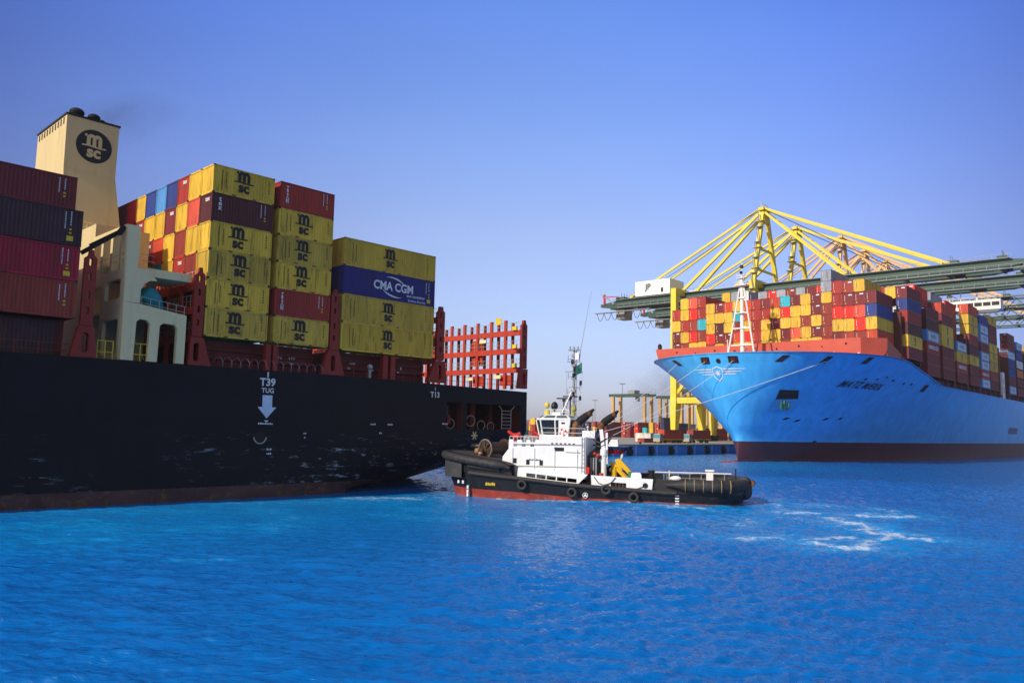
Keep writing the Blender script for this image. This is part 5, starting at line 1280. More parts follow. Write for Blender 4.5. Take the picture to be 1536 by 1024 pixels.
    p = MB(); p.path([(-.4, -5.02, 2.5), (.0, -5.06, 1.95), (.55, -5.06, 1.75), (1.2, -5.06, 2.0), (1.6, -5.04, 2.5)], .035, 6); p.path([(1.9, -5.05, 1.5), (2.8, -5.08, 1.25), (4.3, -5.05, 1.8)], .03, 6); build_each(p, 'rope', M_TBLK, tug)
    p = MB(); p.tube((4.6, -1.5, 1.3), (4.6, -1.5, 2.95), .28, n=12); p.tube((4.6, -1.5, 2.95), (4.6, -1.5, 3.1), .34, n=12); p.build('tow_bitt', M_TBLK, tug)
    p = MB(); p.ball((7.0, -3.4, 2.5), .42, 12, 8, (1.3, .8, .6)); p.build('white_fender_buoy', M_TWHT, tug, True)
    p = MB(); p.tube((6.1, 1, 1.3), (6.1, 1, 3.0), .06, n=6); p.build('white_post', M_TWHT, tug)
    p = MB(); p.box(9.65, 10.3, .6, 1.4, 1.3, 3.05); p.box(9.55, 10.4, .5, 1.5, 3.05, 3.2); p.build('white_bitt', M_TWHT, tug)
    p = MB(); p.tube((12.4, .5, 2.2), (12.4, .5, 3.4), .07, n=6); p.build('stern_staff', M_TBLK, tug)
    # tow winch aft
    p = MB(); p.tube((.75, -1.0, 2.75), (.75, .8, 2.75), .72, n=16); p.tube((1.75, .2, 2.4), (1.75, 1.6, 2.4), .5, n=16); p.box(.2, 1.4, -1.2, -1.0, 1.5, 3.2); p.box(.2, 1.4, .8, 1, 1.5, 3.3); p.build('aft_winch', M_TBLK, tug)
    p = MB(); p.ball((.65, -1.35, 3.0), .22, 10, 6); p.build('winch_boss', M_TWHT, tug)
    p = MB(); p.tube((2.75, -2.6, 2.3), (2.75, -2.6, 2.95), .26, n=10); p.build('green_vent', M_GREEN, tug)
    p = MB(); p.tube((.1, -3.9, 2.4), (.1, -3.9, 2.8), .2, n=8); p.build('orange_vent', M_ORED, tug)
    c = empty('folding_crane', (1.0, -1.6, 0)); c.parent = tug
    p = MB(); p.plate([(.1, 4.0), (.45, 4.15), (.75, 3.95), (2.25, 2.35), (2.1, 2.0), (1.75, 2.0), (.35, 3.3)], [[(.75, 3.35), (1.55, 2.5), (1.45, 2.35), (.8, 2.95)]], lambda u, v, q: (u, -.3+q, v), .45); p.build('main_boom', M_CYEL, c)
    p = MB(); p.bar((-.4, 0, 3.75), (.25, 0, 3.3), .35); p.bar((.2, 0, 3.2), (1.4, 0, 2.0), .3); p.tube((0, 0, 1.3), (0, 0, 3.3), .3, n=10); p.build('jib', M_CYEL, c)
    # fore winch
    c = empty('bow_winch', (-11.2, -.2, 0)); c.parent = tug
    ax = Vector((.50, .86, .04)).normalized(); p0 = Vector((-1.0, -1.1, 4.72)); p1 = p0+ax*2.7
    p = MB(); p.tube(p0+ax*.35, p1, .62, n=18); p.tube(p0, p0+ax*.12, .95, n=24); p.tube(p1-ax*.1, p1, .92, n=24); p.build('drum', M_DRUM, c)
    p = MB(); p.ring(p0-ax*.05, ax, .93, .07, 26, 6); p.build('drum_rim', mat('worn_steel', (.30, .26, .20), .5, .3, .3, 3), c)
    p = MB()
    for k in range(6): t = math.pi*k/3; e = (ax.orthogonal().normalized()*math.cos(t)+ax.cross(ax.orthogonal().normalized())*math.sin(t)); p.bar(p0-ax*.08, p0-ax*.08+e*.88, .14)
    p.ball(p0-ax*.25+Vector((-.3, -.2, -.3)), .36, 10, 8, jit=.15); p.build('winch_gear', M_DRUM, c)
    p = MB(); p.ball(p0+Vector((-.75, -.4, -.25)), .34, 10, 8, jit=.12); p.ball(p0+Vector((-.4, -.5, -.45)), .3, 10, 8, jit=.12); p.build('winch_motor', mat('copper_brown', (.32, .17, .09), .5, .2, .3, 3), c)
    p = MB(); p.box(-.6, 1.6, -.9, .9, 2.9, 3.9); p.build('winch_bed', M_TBLK, c)
    p = MB(); p.ball((-13.5, 1.0, 4.9), .7, 10, 8, (1.6, 1, .5)); p.build('bow_rope_heap', M_TBLK, tug)
    for x_, y_ in ((-9.55, -.4), (-7.35, 1.8)):
        p = MB(); p.path([(x_-.55, y_, 6.55), (x_-.1, y_, 6.2), (x_+.35, y_, 6.15), (x_+.75, y_, 6.3)], .2, 10, 0, [.18, .17, .2, .24]); p.tube((x_+.1, y_, 5.0), (x_+.1, y_, 6.1), .12, n=8); p.ball((x_+.45, y_-.1, 6.05), .28, 10, 6); p.build('fire_monitor', M_REDO, tug)
build_tug_house()
def tug_extras():
    for x in (-8.6, -6.4, -4.4, -2.2):
        p = MB(); p.tube((x, -4.1, 2.8), (x, -4.1, 4.95), .035, n=6); p.build('house_pipe', M_TWHT, tug)
    p = MB()
    for z in (3.25, 5.35): p.tube((-8.2, -4.14, z-.02), (-1.6, -4.14, z+.05), .028, n=6)
    for k in range(12): p.tube((-8.2+.6*k, -4.14, 3.24), (-8.2+.6*k, -4.04, 3.24), .02, n=5)
    build_each(p, 'hand_rail', M_MAST, tug) if False else p.build('hand_rail', M_MAST, tug)
    for k in range(6):
        p = MB(); p.box(-4.75+.42*k, -4.55+.42*k, -4.09, -4.04, 5.42-.0*k, 5.52); p.build('deck_light', M_GAP, tug)
    p = MB(); p.tube((-1.75, -4.1, 2.7), (-1.75, -4.1, 6.1), .03, n=6); p.tube((-1.5, -4.1, 2.7), (-1.5, -4.1, 6.1), .03, n=6)
    for k in range(9): p.tube((-1.75, -4.1, 2.9+.38*k), (-1.5, -4.1, 2.9+.38*k), .02, n=5)
    p.build('house_ladder', M_MAST, tug)
    p = MB()
    for x in (-5.8, -3.6, -1.5): p.tube((x, -3.95, 6.1), (x, -3.95, 6.95), .025, n=6); p.tube((x, 3.95, 6.1), (x, 3.95, 6.95), .025, n=6)
    for z in (6.5, 6.95): p.tube((-5.8, -3.95, z), (-1.5, -3.95, z), .022, n=6); p.tube((-5.8, 3.95, z), (-1.5, 3.95, z), .022, n=6); p.tube((-1.5, -3.95, z), (-1.5, 3.95, z), .022, n=6)
    p.build('casing_rail', M_TWHT, tug)
    for k, (x, y, h) in enumerate(((-2.1, 1.2, 1.3), (-1.8, -.6, 1.0), (-5.4, 2.6, 1.6), (-2.6, 3.0, 1.9))):
        p = MB(); p.tube((x, y, 6.1), (x, y, 6.1+h), .06, n=6); p.ball((x, y, 6.1+h), .12, 8, 6); p.build('roof_vent', M_TWHT, tug)
    m = empty('aft_mast', (-1.6, .6, 6.1)); m.parent = tug
    p = MB(); p.tube((0, 0, 0), (.1, 0, 2.4), .07, .05, 6); p.tube((-.5, 0, 1.6), (.6, 0, 1.6), .03, n=5); p.build('pole', M_MAST, m)
    p = MB(); p.path([(-.5, -1.2, 2.4), (-1.2, -1.6, 1.2), (-1.6, -2.2, .3)], .02, 5); p.build('wire', M_MAST, m)
    for z in (1.0, 2.6, 3.9, 5.2, 6.2):
        p = MB(); p.box(-3.62, -3.22, -.16, .16, 8.1+z-.1, 8.1+z+.18); p.build('mast_bracket', M_MAST, tug)
    p = MB(); p.tube((-3.15, .05, 8.2), (-3.15, .05, 15), .05, n=6)
    for k in range(22): p.tube((-3.15, .05, 8.4+.3*k), (-3.4, .0, 8.4+.3*k), .025, n=5)
    p.build('mast_ladder', M_MAST, tug)
    for x, z in ((-4.0, 14.0), (-2.75, 13.2), (-3.95, 12.2), (-2.8, 11.0), (-4.05, 10.6)):
        p = MB(); p.tube((x, 0, z), (-3.4, 0, z), .03, n=5); p.tube((x, 0, z-.25), (x, 0, z+.4), .035, n=6); p.build('whip_aerial', M_MAST, tug)
    for k in range(8):
        x = -15.2+.35*k
    p = MB()
    for x in np.arange(5.6, 12.6, 1.15): p.tube((x, 4.55 if x < 10 else 4.2, 1.4), (x, 4.55 if x < 10 else 4.2, 2.66), .04, n=5)
    p.tube((5.6, 4.55, 2.1), (10, 4.55, 2.1), .03, n=5); p.build('far_stanchions', M_MAST, tug)
tug_extras()
# loose things on the tug
def tyre(x, z, y, label):
    t = MB(); t.ring((0, 0, 0), (0, 1, 0), .36, .15, 22, 10); o = t.build('tyre_fender', M_RUB, None, True); o.location = wt(x, y, z); o.rotation_euler = (0, 0, TUG_R)
    tag(o, label, 'tyre', 'tyre fenders along the tug')
for x, z, y, l in ((-7.25, 1.5, -5.42, 'black tyre fender nearest the bow on the tug side'), (-2.4, .98, -5.42, 'black tyre fender amidships below the white deckhouse'), (.8, 1.38, -5.45, 'black tyre fender below the white aft bulwark'), (3.35, .76, -5.40, 'black tyre fender nearest the stern, low on the red line')):
    tyre(x, z, y, l)
def lifering():
    mb = MB(); n = 24
    mb.ring((0, 0, 0), (0, 1, 0), .30, .085, n, 8)
    for k, f in enumerate(mb.f): mb.m[k] = 1 if ((k//8) % 6) < 3 else 0
    o = mb.build('life_ring', [M_TWHT, M_REDO], None, True); o.location = wt(-3.9, -2.72, 6.55); o.rotation_euler = (0, 0, TUG_R); tag(o, 'red and white life ring hung below the wheelhouse windows', 'life ring')
lifering()
def flag():
    mb = MB(); n = 8; vs = []
    for i in range(n+1):
        u = i/n
        for j in range(4): v = j/3; vs.append((-.95*u+.1*v*u, .10*math.sin(u*7+v*1.5), (-1.1*v)*(1-.35*u)-.35*u*u-.55*u))
    mb.add(vs, [(i*4+j, (i+1)*4+j, (i+1)*4+j+1, i*4+j+1) for i in range(n) for j in range(3)])
    o = mb.build('flag', mat('dark_green_cloth', (.008, .10, .08), .8), None, True); o.location = wt(-2.55, -.1, 13.65); o.rotation_euler = (0, 0, TUG_R); tag(o, 'dark green flag drooping from the tug mast', 'flag')
flag()
def rescue():
    r = empty('rescue_boat', wt(.2, 3.0, 4.45), TUG_R, 'small rescue boat, blue above red, cradled behind the white crane column', 'boat')
    mb = MB(); rings = []
    for z, k in ((0, .55), (.35, .85), (.75, 1.0)):
        rings.append([(1.75*k*math.cos(a)*(1.0 if math.cos(a) > 0 else .95), .75*k*math.sin(a), z) for a in [2*math.pi*i/20 for i in range(20)]])
    n = 20; mb.add(rings[0]+rings[1], [(i, (i+1) % n, n+(i+1) % n, n+i) for i in range(n)], 1); mb.add(rings[1]+rings[2], [(i, (i+1) % n, n+(i+1) % n, n+i) for i in range(n)], 0); mb.add(rings[2], [tuple(range(n))], 2)
    mb.build('boat_hull', [mat('boat_navy', (.02, .035, .12), .4), M_REDO, M_TWHT], r)
    c = MB(); c.box(-1.2, .6, -.5, .5, .75, 1.45); c.build('boat_cabin', M_TWHT, r)
    c = MB(); c.bar((-1.2, 0, -.1), (-1.2, 0, -1.8), .2); c.bar((1.0, 0, .1), (.6, 0, -2.2), .2); c.build('cradle_leg', M_TWHT, r)
rescue()

# ------------------------------------------------------------------ quay, cranes and terminal (laid out in the blue ship's frame)
M_CONC = mat('quay_concrete', (.36, .31, .25), .8, 0, .12, .05, .3, (.2, .17, .14), bump=.2, bscale=.5)
M_QWALL = mat('quay_wall_water_tint', (.15, .27, .50), .7, 0, .2, .15, .4, (.05, .07, .10))  # concrete with the blue of reflected water mixed into its colour
M_QPOST = mat('quay_fender_panel', (.42, .46, .72), .6)
M_STEEL = mat('grey_steel', (.30, .31, .32), .5, .1)
M_KYEL = mat('crane_lemon_yellow', (.78, .62, .05), .45, 0, .06, .08, .25, (.45, .28, .06))
M_KORG = mat('crane_orange_haze', (.74, .44, .16), .5, 0, .06, .08, .2, (.45, .25, .1))  # different orange paint, with distance haze mixed into the tone
M_KGRN = mat('girder_green', (.034, .080, .058), .5, 0, .12, .1, .3, (.03, .05, .04))
M_KHSE = mat('machine_house_white', (.82, .82, .80), .45, 0, .03, .2)
M_RTG = mat('yard_crane_orange', (.62, .36, .10), .5)
QZ = 3.05
def quay():
    mb = MB(); mb.box(-420, 900, 59.6, 64, -6, QZ-.01); o = mb.build('quay_wall', M_QWALL); o.location = O2; o.rotation_euler = (0, 0, ROT2)
    tag(o, 'long blue-tinted quay wall with pale posts behind the tug stern', 'quay wall')
    for s in np.arange(-60, 60, 10.6):
        p = MB(); p.box(s-.28, s+.28, 59.25, 59.6, -.5, QZ-.1); p.build('fender_panel', M_QPOST, o)
        p = MB(); p.tube((s-2.6, 59.45, 1.2), (s-2.6, 58.9, 1.2), .75, n=12); p.box(s-4.0, s-1.6, 59.5, 59.62, .2, 2.6); p.build('rubber_fender', M_GAP, o)
    p = MB(); p.box(-420, 900, 59.3, 60.1, QZ-.35, QZ+.12); p.build('quay_kerb', M_CONC, o)
    g = MB(); g.add([(-420, 59.9, QZ), (3000, 59.9, QZ), (3000, 3000, QZ), (-2600, 3000, QZ), (-2600, 700, QZ), (-420, 700, QZ)], [(0, 1, 2, 3, 4, 5)])
    o2 = g.build('terminal_ground', M_CONC); o2.location = O2; o2.rotation_euler = (0, 0, ROT2); o2['kind'] = 'structure'
quay()
def bollard(s, label):
    b = MB(); b.tube((0, 0, 0), (0, 0, .5), .28, .22, 12); b.ball((0, -.1, .6), .36, 12, 8, (1, 1.2, .6)); o = b.build('bollard', M_GAP, None, True); o.location = w2(s, 60.6, QZ); tag(o, label, 'bollard', 'bollards on the quay edge')
for s, l in ((-34, 'black mooring bollard on the quay farthest left'), (-23, 'black mooring bollard on the quay, second from left'), (-3, 'black mooring bollard on the quay nearest the blue bow')): bollard(s, l)
def rope(a, b, sag, label, r=.05):
    a, b = Vector(a), Vector(b); pts = [a.lerp(b, t)-Vector((0, 0, sag*4*t*(1-t))) for t in [i/14 for i in range(15)]]
    m = MB(); m.path([p-a for p in pts], r, 6); o = m.build('mooring_rope', mat('rope_white', (.62, .62, .58), .8) if 'rope_white' not in bpy.data.materials else bpy.data.materials['rope_white']); o.location = a
    tag(o, label, 'rope', 'mooring ropes of the blue ship')
def l2(v): return O2+A2*v.x+T2*v.y+Vector((0, 0, v.z))
rope(l2(surf2(-20.5, 22.7, 1, .2)), w2(-34, 60.6, QZ+.5), 1.5, 'pale mooring rope from the opening nearest the blue stem, far side')
rope(l2(surf2t(30.2, 22.6, .3)), w2(-34, 60.6, QZ+.5), 1.2, 'white mooring rope from the left bow opening beside the emblem')
rope(l2(surf2t(23.4, 22.6, .3)), w2(-23, 60.6, QZ+.5), 1.2, 'thin mooring rope passing behind the winged emblem on the blue bow')
rope(l2(surf2(-13.5, 22.6, -1, .4)), w2(-38, 60.6, QZ+.5), .8, 'long white mooring rope crossing the blue bow below the emblem', .055)

def sts(s0, apex, label, lattice=False, col=None, tip=-16, gz=57.0, detail=True):
    """ship-to-shore crane; legs at t=66 and t=98"""
    c = empty('quay_crane', w2(s0, 82, QZ), ROT2, label, 'crane', 'cranes along the quay')
    Y = col or M_KYEL; D = lambda s, t, z: (s, t-82, z-QZ)
    hs = 10.4
    for sg in (-1, 1):
        for t in (66, 98):
            l = MB(); w = 1.15
            def q(z, a, b, sh=0): return [D(sg*hs+sh-a, t-b, z), D(sg*hs+sh+a, t-b, z), D(sg*hs+sh+a, t+b, z), D(sg*hs+sh-a, t+b, z)]
            l.loft([q(QZ+2.2, 1.0, .9, sg*.6), q(16.5, 2.1, 1.3, -sg*.4), q(20, 1.4, 1.2), q(gz+3.5, 1.1, 1.1)], 0, True, (True, True))
            l.build('leg', Y, c)
            b = MB(); b.box(sg*hs-3.5, sg*hs+3.5, t-82-.7, t-82+.7, .9, 2.4)
            for k in range(4): b.tube((sg*hs-2.8+1.85*k, t-82-.4, .5), (sg*hs-2.8+1.85*k, t-82+.4, .5), .45, n=10)
            b.build('bogie', M_GAP if not lattice else Y, c)
    for t in (66, 98):
        b = MB(); b.plate([(-hs, 16.6), (-hs, 20.2), (hs, 20.2), (hs, 16.6), (hs-2.6, 17.2), (-hs+2.6, 17.2)], [], lambda u, v, qq: (u, t-82-1+qq, v-QZ), 2.0); b.build('portal_beam', Y, c)
        b = MB(); b.box(-hs-1, hs+1, t-82-1.1, t-82+1.1, gz+2.2-QZ, gz+4.6-QZ); b.build('upper_sill_beam', Y, c)
    for sg in (-1, 1):
        b = MB(); b.bar(D(sg*hs, 66, 18.4), D(sg*hs, 98, 18.4), 1.6, 2.2); b.bar(D(sg*hs, 98, 20), D(sg*hs, 66, gz-1), 1.1); b.build('side_brace', Y, c)
        # A-frame leg, back stays, fore stays
        b = MB(); b.bar(D(sg*11.3, 66, gz+.5), D(sg*1.6, 66, apex-1), 1.3, 1.45); b.build('apex_leg', Y, c)
        b = MB(); b.bar(D(sg*1.6, 66.5, apex-.8), D(sg*4.6, 98, gz+4.2), 1.0); b.build('thick_back_stay', Y, c)
        b = MB(); b.bar(D(sg*1.8, 67, apex), D(sg*4.4, 122, gz+4.0), .75); b.bar(D(sg*4.0, 108, gz+3), D(sg*3.9, 108, gz+9.5), .35); b.build('thin_back_stay', Y, c)
        b = MB(); b.bar(D(sg*1.6, 65.5, apex+.2), D(sg*3.4, 4, gz+4.0), .8); b.build('long_fore_stay', Y, c)
        b = MB(); b.bar(D(sg*1.6, 65.5, apex-1), D(sg*3.4, 36, gz+3.6), .8); b.build('short_fore_stay', Y, c)
        b = MB()
        if not lattice:
            b.loft([[D(sg*3.5-.75, t, z0), D(sg*3.5+.75, t, z0), D(sg*3.5+.75, t, z1), D(sg*3.5-.75, t, z1)] for t, z0, z1 in ((tip, gz+1.6, gz+3.0), (tip+9, gz+.2, gz+4.0), (58, gz, gz+3.7), (100, gz, gz+3.7), (128, gz, gz+3.4), (137, gz+1.2, gz+2.4))], 0, True, (True, True))
        else:
            n = 22
            for z in (gz, gz+3.8): b.bar(D(sg*3.5, tip, z), D(sg*3.5, 130, z), .5)
            for k in range(n):
                t0 = tip+(130-tip)*k/n; t1 = tip+(130-tip)*(k+1)/n; tm = (t0+t1)/2
                b.bar(D(sg*3.5, t0, gz), D(sg*3.5, tm, gz+3.8), .3); b.bar(D(sg*3.5, tm, gz+3.8), D(sg*3.5, t1, gz), .3)
        b.build('boom_girder', M_KGRN, c)
    b = MB()
    for t in np.arange(tip+6, 132, 14): b.box(-3.5, 3.5, t-82-.35, t-82+.35, gz+.2-QZ, gz+1.4-QZ)
    b.box(-3.6, 3.6, tip-82-.2, tip-82+1.2, gz-.6-QZ, gz+2.4-QZ); b.build('cross_tie', M_KGRN, c)
    b = MB(); b.box(-5.2, -4.6, tip-82, 128-82, gz+.3-QZ, gz+.5-QZ); b.box(-6.2, -4.4, 112-82, 139-82, gz-1.6-QZ, gz-1.3-QZ)
    for t in np.arange(tip, 128, 3.2): b.tube((-5.2, t-82, gz+.5-QZ), (-5.2, t-82, gz+1.6-QZ), .07, n=4)
    b.tube((-5.2, tip-82, gz+1.6-QZ), (-5.2, 128-82, gz+1.6-QZ), .07, n=4); b.build('walkway', M_STEEL, c)
    b = MB(); b.ball(D(0, 66, apex), 1.5, 10, 6, (1.8, 1, .7)); b.box(-3.2, 3.2, 66-82-1, 66-82+1, apex-.6-QZ, apex+.4-QZ)
    for x_ in (-2.8, 0, 2.8): b.tube((x_, 66-82, apex-QZ), (x_, 66-82, apex+2.2-QZ), .12, n=5)
    b.tube((-2.8, 66-82, apex+2-QZ), (2.8, 66-82, apex+2.1-QZ), .1, n=5); b.bar(D(-2, 64, apex-1), D(2, 68, apex+.8), .6); b.build('apex_head', Y, c)
    b = MB(); b.box(-5.5, 5.5, 103-82, 119-82, gz+4.0-QZ, gz+10-QZ); b.build('machine_house', M_KHSE, c)
    b = MB(); decal(b, text2d('JP', 3.2, .03), lambda u, v: (-5.56, 113-82-u, gz+7.4-QZ+v)); b.box(-5.6, -5.5, 106-82, 107-82, gz+4.8-QZ, gz+6.6-QZ); b.build('house_marking', M_BLACK, c)
    b = MB()
    for k in range(7):
        ts = 113+3.6*k; b.path([D(-5.2, ts+3.6*i/8, gz-1.5-3.2*4*(i/8)*(1-i/8)) for i in range(9)], .11, 5)
    b.build('festoon_cable', M_GAP, c)
    b = MB(); b.box(-3, 3, 126-82, 130-82, gz-4.2-QZ, gz-.2-QZ); b.bar(D(-4.5, 130, gz+2), D(-4.5, 136, gz+6.5), .5); b.build('trolley', M_STEEL, c)
    b = MB(); b.bar(D(-4.4, 135, gz+2), D(-4.4, 135, gz+6.5), .7); b.bar(D(-4.4, 128, gz+5), D(-4.4, 136, gz+5.5), .4); b.build('red_end_frame', M_REDO, c)
    b = MB(); b.box(-1.5, 1.5, 44-82, 48-82, gz-3.6-QZ, gz-.4-QZ); b.build('driver_cab', M_KGRN, c)
    b = MB(); k = 0
    for z in np.arange(22, apex-4, 6.0):
        f_ = max(0, (z-gz)/(apex-gz)) if z > gz else 0; x_ = -hs-1.8+9.5*f_; b.box(x_-1, x_+.9, 66-82-1.0, 66-82+1.0, z-QZ, z+.2-QZ); b.bar((x_-.8, 66-82-.8, z-QZ), (x_+.6, 66-82+.6, z+6-QZ), .25)
    b.build('stairway', M_STEEL, c)
    for sg in (-1, 1):
        b = MB(); b.bar(D(sg*2.6, 66, apex+.3), D(sg*2.2, 120, gz+6.5), .16); b.bar(D(sg*2.4, 66, apex+.3), D(sg*2.2, 20, gz+4.4), .16); b.build('hoist_cable', M_GAP, c)
        b = MB()
        for t in np.arange(tip+4, 130, 4.2): b.tube(D(sg*5.0, t, gz+3.6), D(sg*5.0, t, gz+4.9), .07, n=4)
        b.tube(D(sg*5.0, tip+3, gz+4.9), D(sg*5.0, 130, gz+4.9), .07, n=4); b.box(sg*5.0-.5, sg*5.0+.5, tip+3-82, 130-82, gz+3.5-QZ, gz+3.65-QZ); b.build('girder_rail', M_STEEL, c)
    for k, (t, z, w_) in enumerate(((-10, 5.0, 1.4), (4, 4.9, 2.2), (36, 4.6, 1.6), (128, 5, 2.0), (122, 4.8, 1.6))):
        b = MB(); b.box(-w_*1.6, w_*1.6, t-82-w_, t-82+w_, gz+3.4-QZ, gz+z-QZ)
        for x_ in (-w_, 0, w_): b.tube((x_, t-82, gz+z-QZ), (x_, t-82, gz+z+1.8-QZ), .1, n=4)
        b.build('boom_sheave_house', M_KGRN, c)
    b = MB()
    for z in (gz+9, gz+17, apex-5):
        f_ = (z-gz)/(apex-gz); w_ = 11.3+(1.6-11.3)*f_; b.bar(D(-w_, 66, z), D(w_, 66, z), .7)
        b.box(-w_-1.6, -w_+1.4, 66-82-1.5, 66-82+1.5, z-QZ, z+.15-QZ); b.tube((-w_-1.6, 66-82-1.5, z+1.2-QZ), (-w_+1.4, 66-82-1.5, z+1.2-QZ), .07, n=4)
    build_each(b, 'apex_brace', Y, c)
    return c
sts(91.0, 89.5, 'lemon yellow quay crane with white machine house, nearest the camera')
sts(122.0, 88.5, 'second lemon yellow quay crane, its green boom passing below the nearest one')
sts(174.0, 95.0, 'hazy orange quay crane, leftmost of the three lattice boom cranes', True, M_KORG, -24, 58)
sts(205.5, 94.5, 'hazy orange quay crane, middle of the three lattice boom cranes', True, M_KORG, -24, 58)
sts(239.0, 95.0, 'hazy orange quay crane farthest along the quay', True, M_KORG, -24, 58)

YG = 'containers in the yard behind the quay'
YROW = 'yard'
def yard(s, t, cols, L, label, rot=0, H=2.59, mk=False, ends=None):
    for k, ch in enumerate(cols):
        col = A_[ch]
        if t > 95: crowd_container(w2(s, t, QZ+.02+2.62*k), ROT2+rot, L, H, col, mk); continue
        o = small_container(w2(s, t, QZ+.02+2.62*k), ROT2+rot, L, H, col, f"{SAY.get(col, col)} yard container, {label}, {ORD[k+1]} tier up", YG, mk)
yard(157.3, 170.8, 'rrr', 12.19, 'leftmost red stack right of the tug exhausts', mk=True); yard(157.5, 168.0, 'mmm', 12.19, 'dark stack between two red stacks'); yard(160.4, 165.3, 'rbr', 12.19, 'second red stack from the tug exhausts', mk=True)
yard(163.4, 162.0, 'yt', 12.19, 'teal topped stack behind the white box'); yard(165, 159.2, 'Lyy', 12.19, 'stack with light blue left of the navy one'); yard(166, 156.4, 'rrr', 12.19, 'red end stack beside the navy wall of boxes', mk=True); yard(166.5, 153.6, 'NNNN', 12.19, 'navy stack behind the crane leg'); yard(178.9, 153.6, 'NNN', 12.19, 'navy stack behind the first navy one')
yard(196, 164, 'wgw', 12.19, 'pale stack left of the near crane leg'); yard(210, 166, 'gwg', 12.19, 'pale stack behind the first pale one')
yard(46.1, 93.6, 'w', 6.06, 'cream white box lying across before the red stacks', R(-90), 2.9); yard(52, 89, 'g', 12.19, 'grey box right of the white one')
yard(44.2, 82.0, 'n', 6.06, 'small box at the crane leg foot')
for k, (s, t) in enumerate(((30, 80), (42, 81), (54, 82))): yard(s, t, 'n', 12.19, ('first', 'middle', 'last')[k]+' low red box along the quay road', 0, 1.3)
yard(153, 186.5, 'myn', 12.19, 'stack with yellow seen between the tug exhausts'); yard(154.5, 183.9, 'rrr', 12.19, 'red stack seen behind the tug exhausts', mk=True); yard(155, 181, 'mmm', 12.19, 'long dark stack behind the tug funnels'); yard(168, 181, 'mmm', 12.19, 'second long dark stack behind the tug funnels'); yard(182, 181, 'pmp', 12.19, 'purple stack right of the tug funnels')
yard(155, 231, 'ryO', 12.19, 'orange topped stack left of the wheelhouse', mk=True); yard(155, 228, 'mmn', 12.19, 'dark stack touching the wheelhouse left side'); yard(150, 237, 'tww', 12.19, 'pale stack beside the black stern'); yard(160, 215, 'mym', 12.19, 'stack hidden behind the wheelhouse'); yard(160, 205, 'mmm', 12.19, 'dark stack behind the tug mast foot'); yard(172, 205, 'nmm', 12.19, 'brown stack behind the tug mast foot')
yard(198, 205, 'pp', 12.19, 'low purple stack far behind the exhausts'); yard(214, 200, 'pp', 12.19, 'low purple stack farthest behind the exhausts'); yard(235, 195, 'mm', 12.19, 'low dark stack in the distance'); yard(120, 108, 'Bn', 12.19, 'blue and brown stack under the crane portal'); yard(140, 112, 'nn', 12.19, 'brown stack under the crane portal'); yard(155, 110, 'mB', 12.19, 'dark stack behind the crane portal')

yard(181, 176, 'rnm', 12.19, 'stack filling the gap behind the leftmost red stacks'); yard(200, 172, 'mBr', 12.19, 'mixed stack behind the teal topped one'); yard(230, 150, 'yNr', 12.19, 'mixed stack left of the yellow leg'); yard(245, 156, 'wmy', 12.19, 'pale and yellow stack left of the yellow leg'); yard(140, 100, 'Nyr', 12.19, 'three box stack inside the crane portal'); yard(170, 104, 'mgm', 12.19, 'grey middled stack inside the crane portal'); yard(205, 118, 'nyn', 12.19, 'brown and yellow stack beyond the portal')

for i in range(5): yard(60-26*i, 150+6*(i % 2), 'mny', 12.19, f'{ORD[i+1]} stack of a row hidden by the black stern')
yard(20, 190, 'rmn', 12.19, 'red stack far behind the black stern')

def truck(s, t, label, cab, box, L=12.19):
    r = empty('truck', w2(s, t, QZ), ROT2, label, 'truck', 'terminal trucks on the quay')
    c = MB(); c.frust([(0, 0, .7), (2.2, 0, .7), (2.2, 2.4, .7), (0, 2.4, .7)], [(.35, .1, 2.9), (2.1, .1, 2.9), (2.1, 2.3, 2.9), (.35, 2.3, 2.9)]); c.build('cab', cab, r)
    g = MB(); g.add([(.02, .2, 1.7), (.02, 2.2, 1.7), (.27, 2.15, 2.7), (.27, .25, 2.7)], [(3, 2, 1, 0)]); g.add([(.6, -.01, 1.7), (1.7, -.01, 1.7), (1.7, .07, 2.6), (.6, .07, 2.6)], [(0, 1, 2, 3)]); g.build('cab_window', mat('teal_glass', (.05, .25, .30), .2) if 'teal_glass' not in bpy.data.materials else bpy.data.materials['teal_glass'], r)
    b = MB(); b.box(2.3, 15.2, .1, 2.3, 1.0, 1.3); b.box(.1, 2.3, .1, 2.3, .45, .75); b.build('chassis', M_YEL, r)
    for x in (.9, 3.6, 11.5, 13.0):
        for y in (.05, 2.05): w = MB(); w.tube((x, y, .48), (x, y+.3, .48), .48, n=14); w.build('wheel', M_GAP, r)
    small_container(w2(s+2.6, t-.02, QZ+1.32), ROT2, L, 2.89, box, f"{SAY.get(box, box)} container riding on the {label}", YG)
truck(27, 72.5, 'leading terminal truck under the blue bow', M_STEEL, 'orangered')
truck(48, 74, 'second terminal truck behind the orange load', M_STEEL, 'brownred')
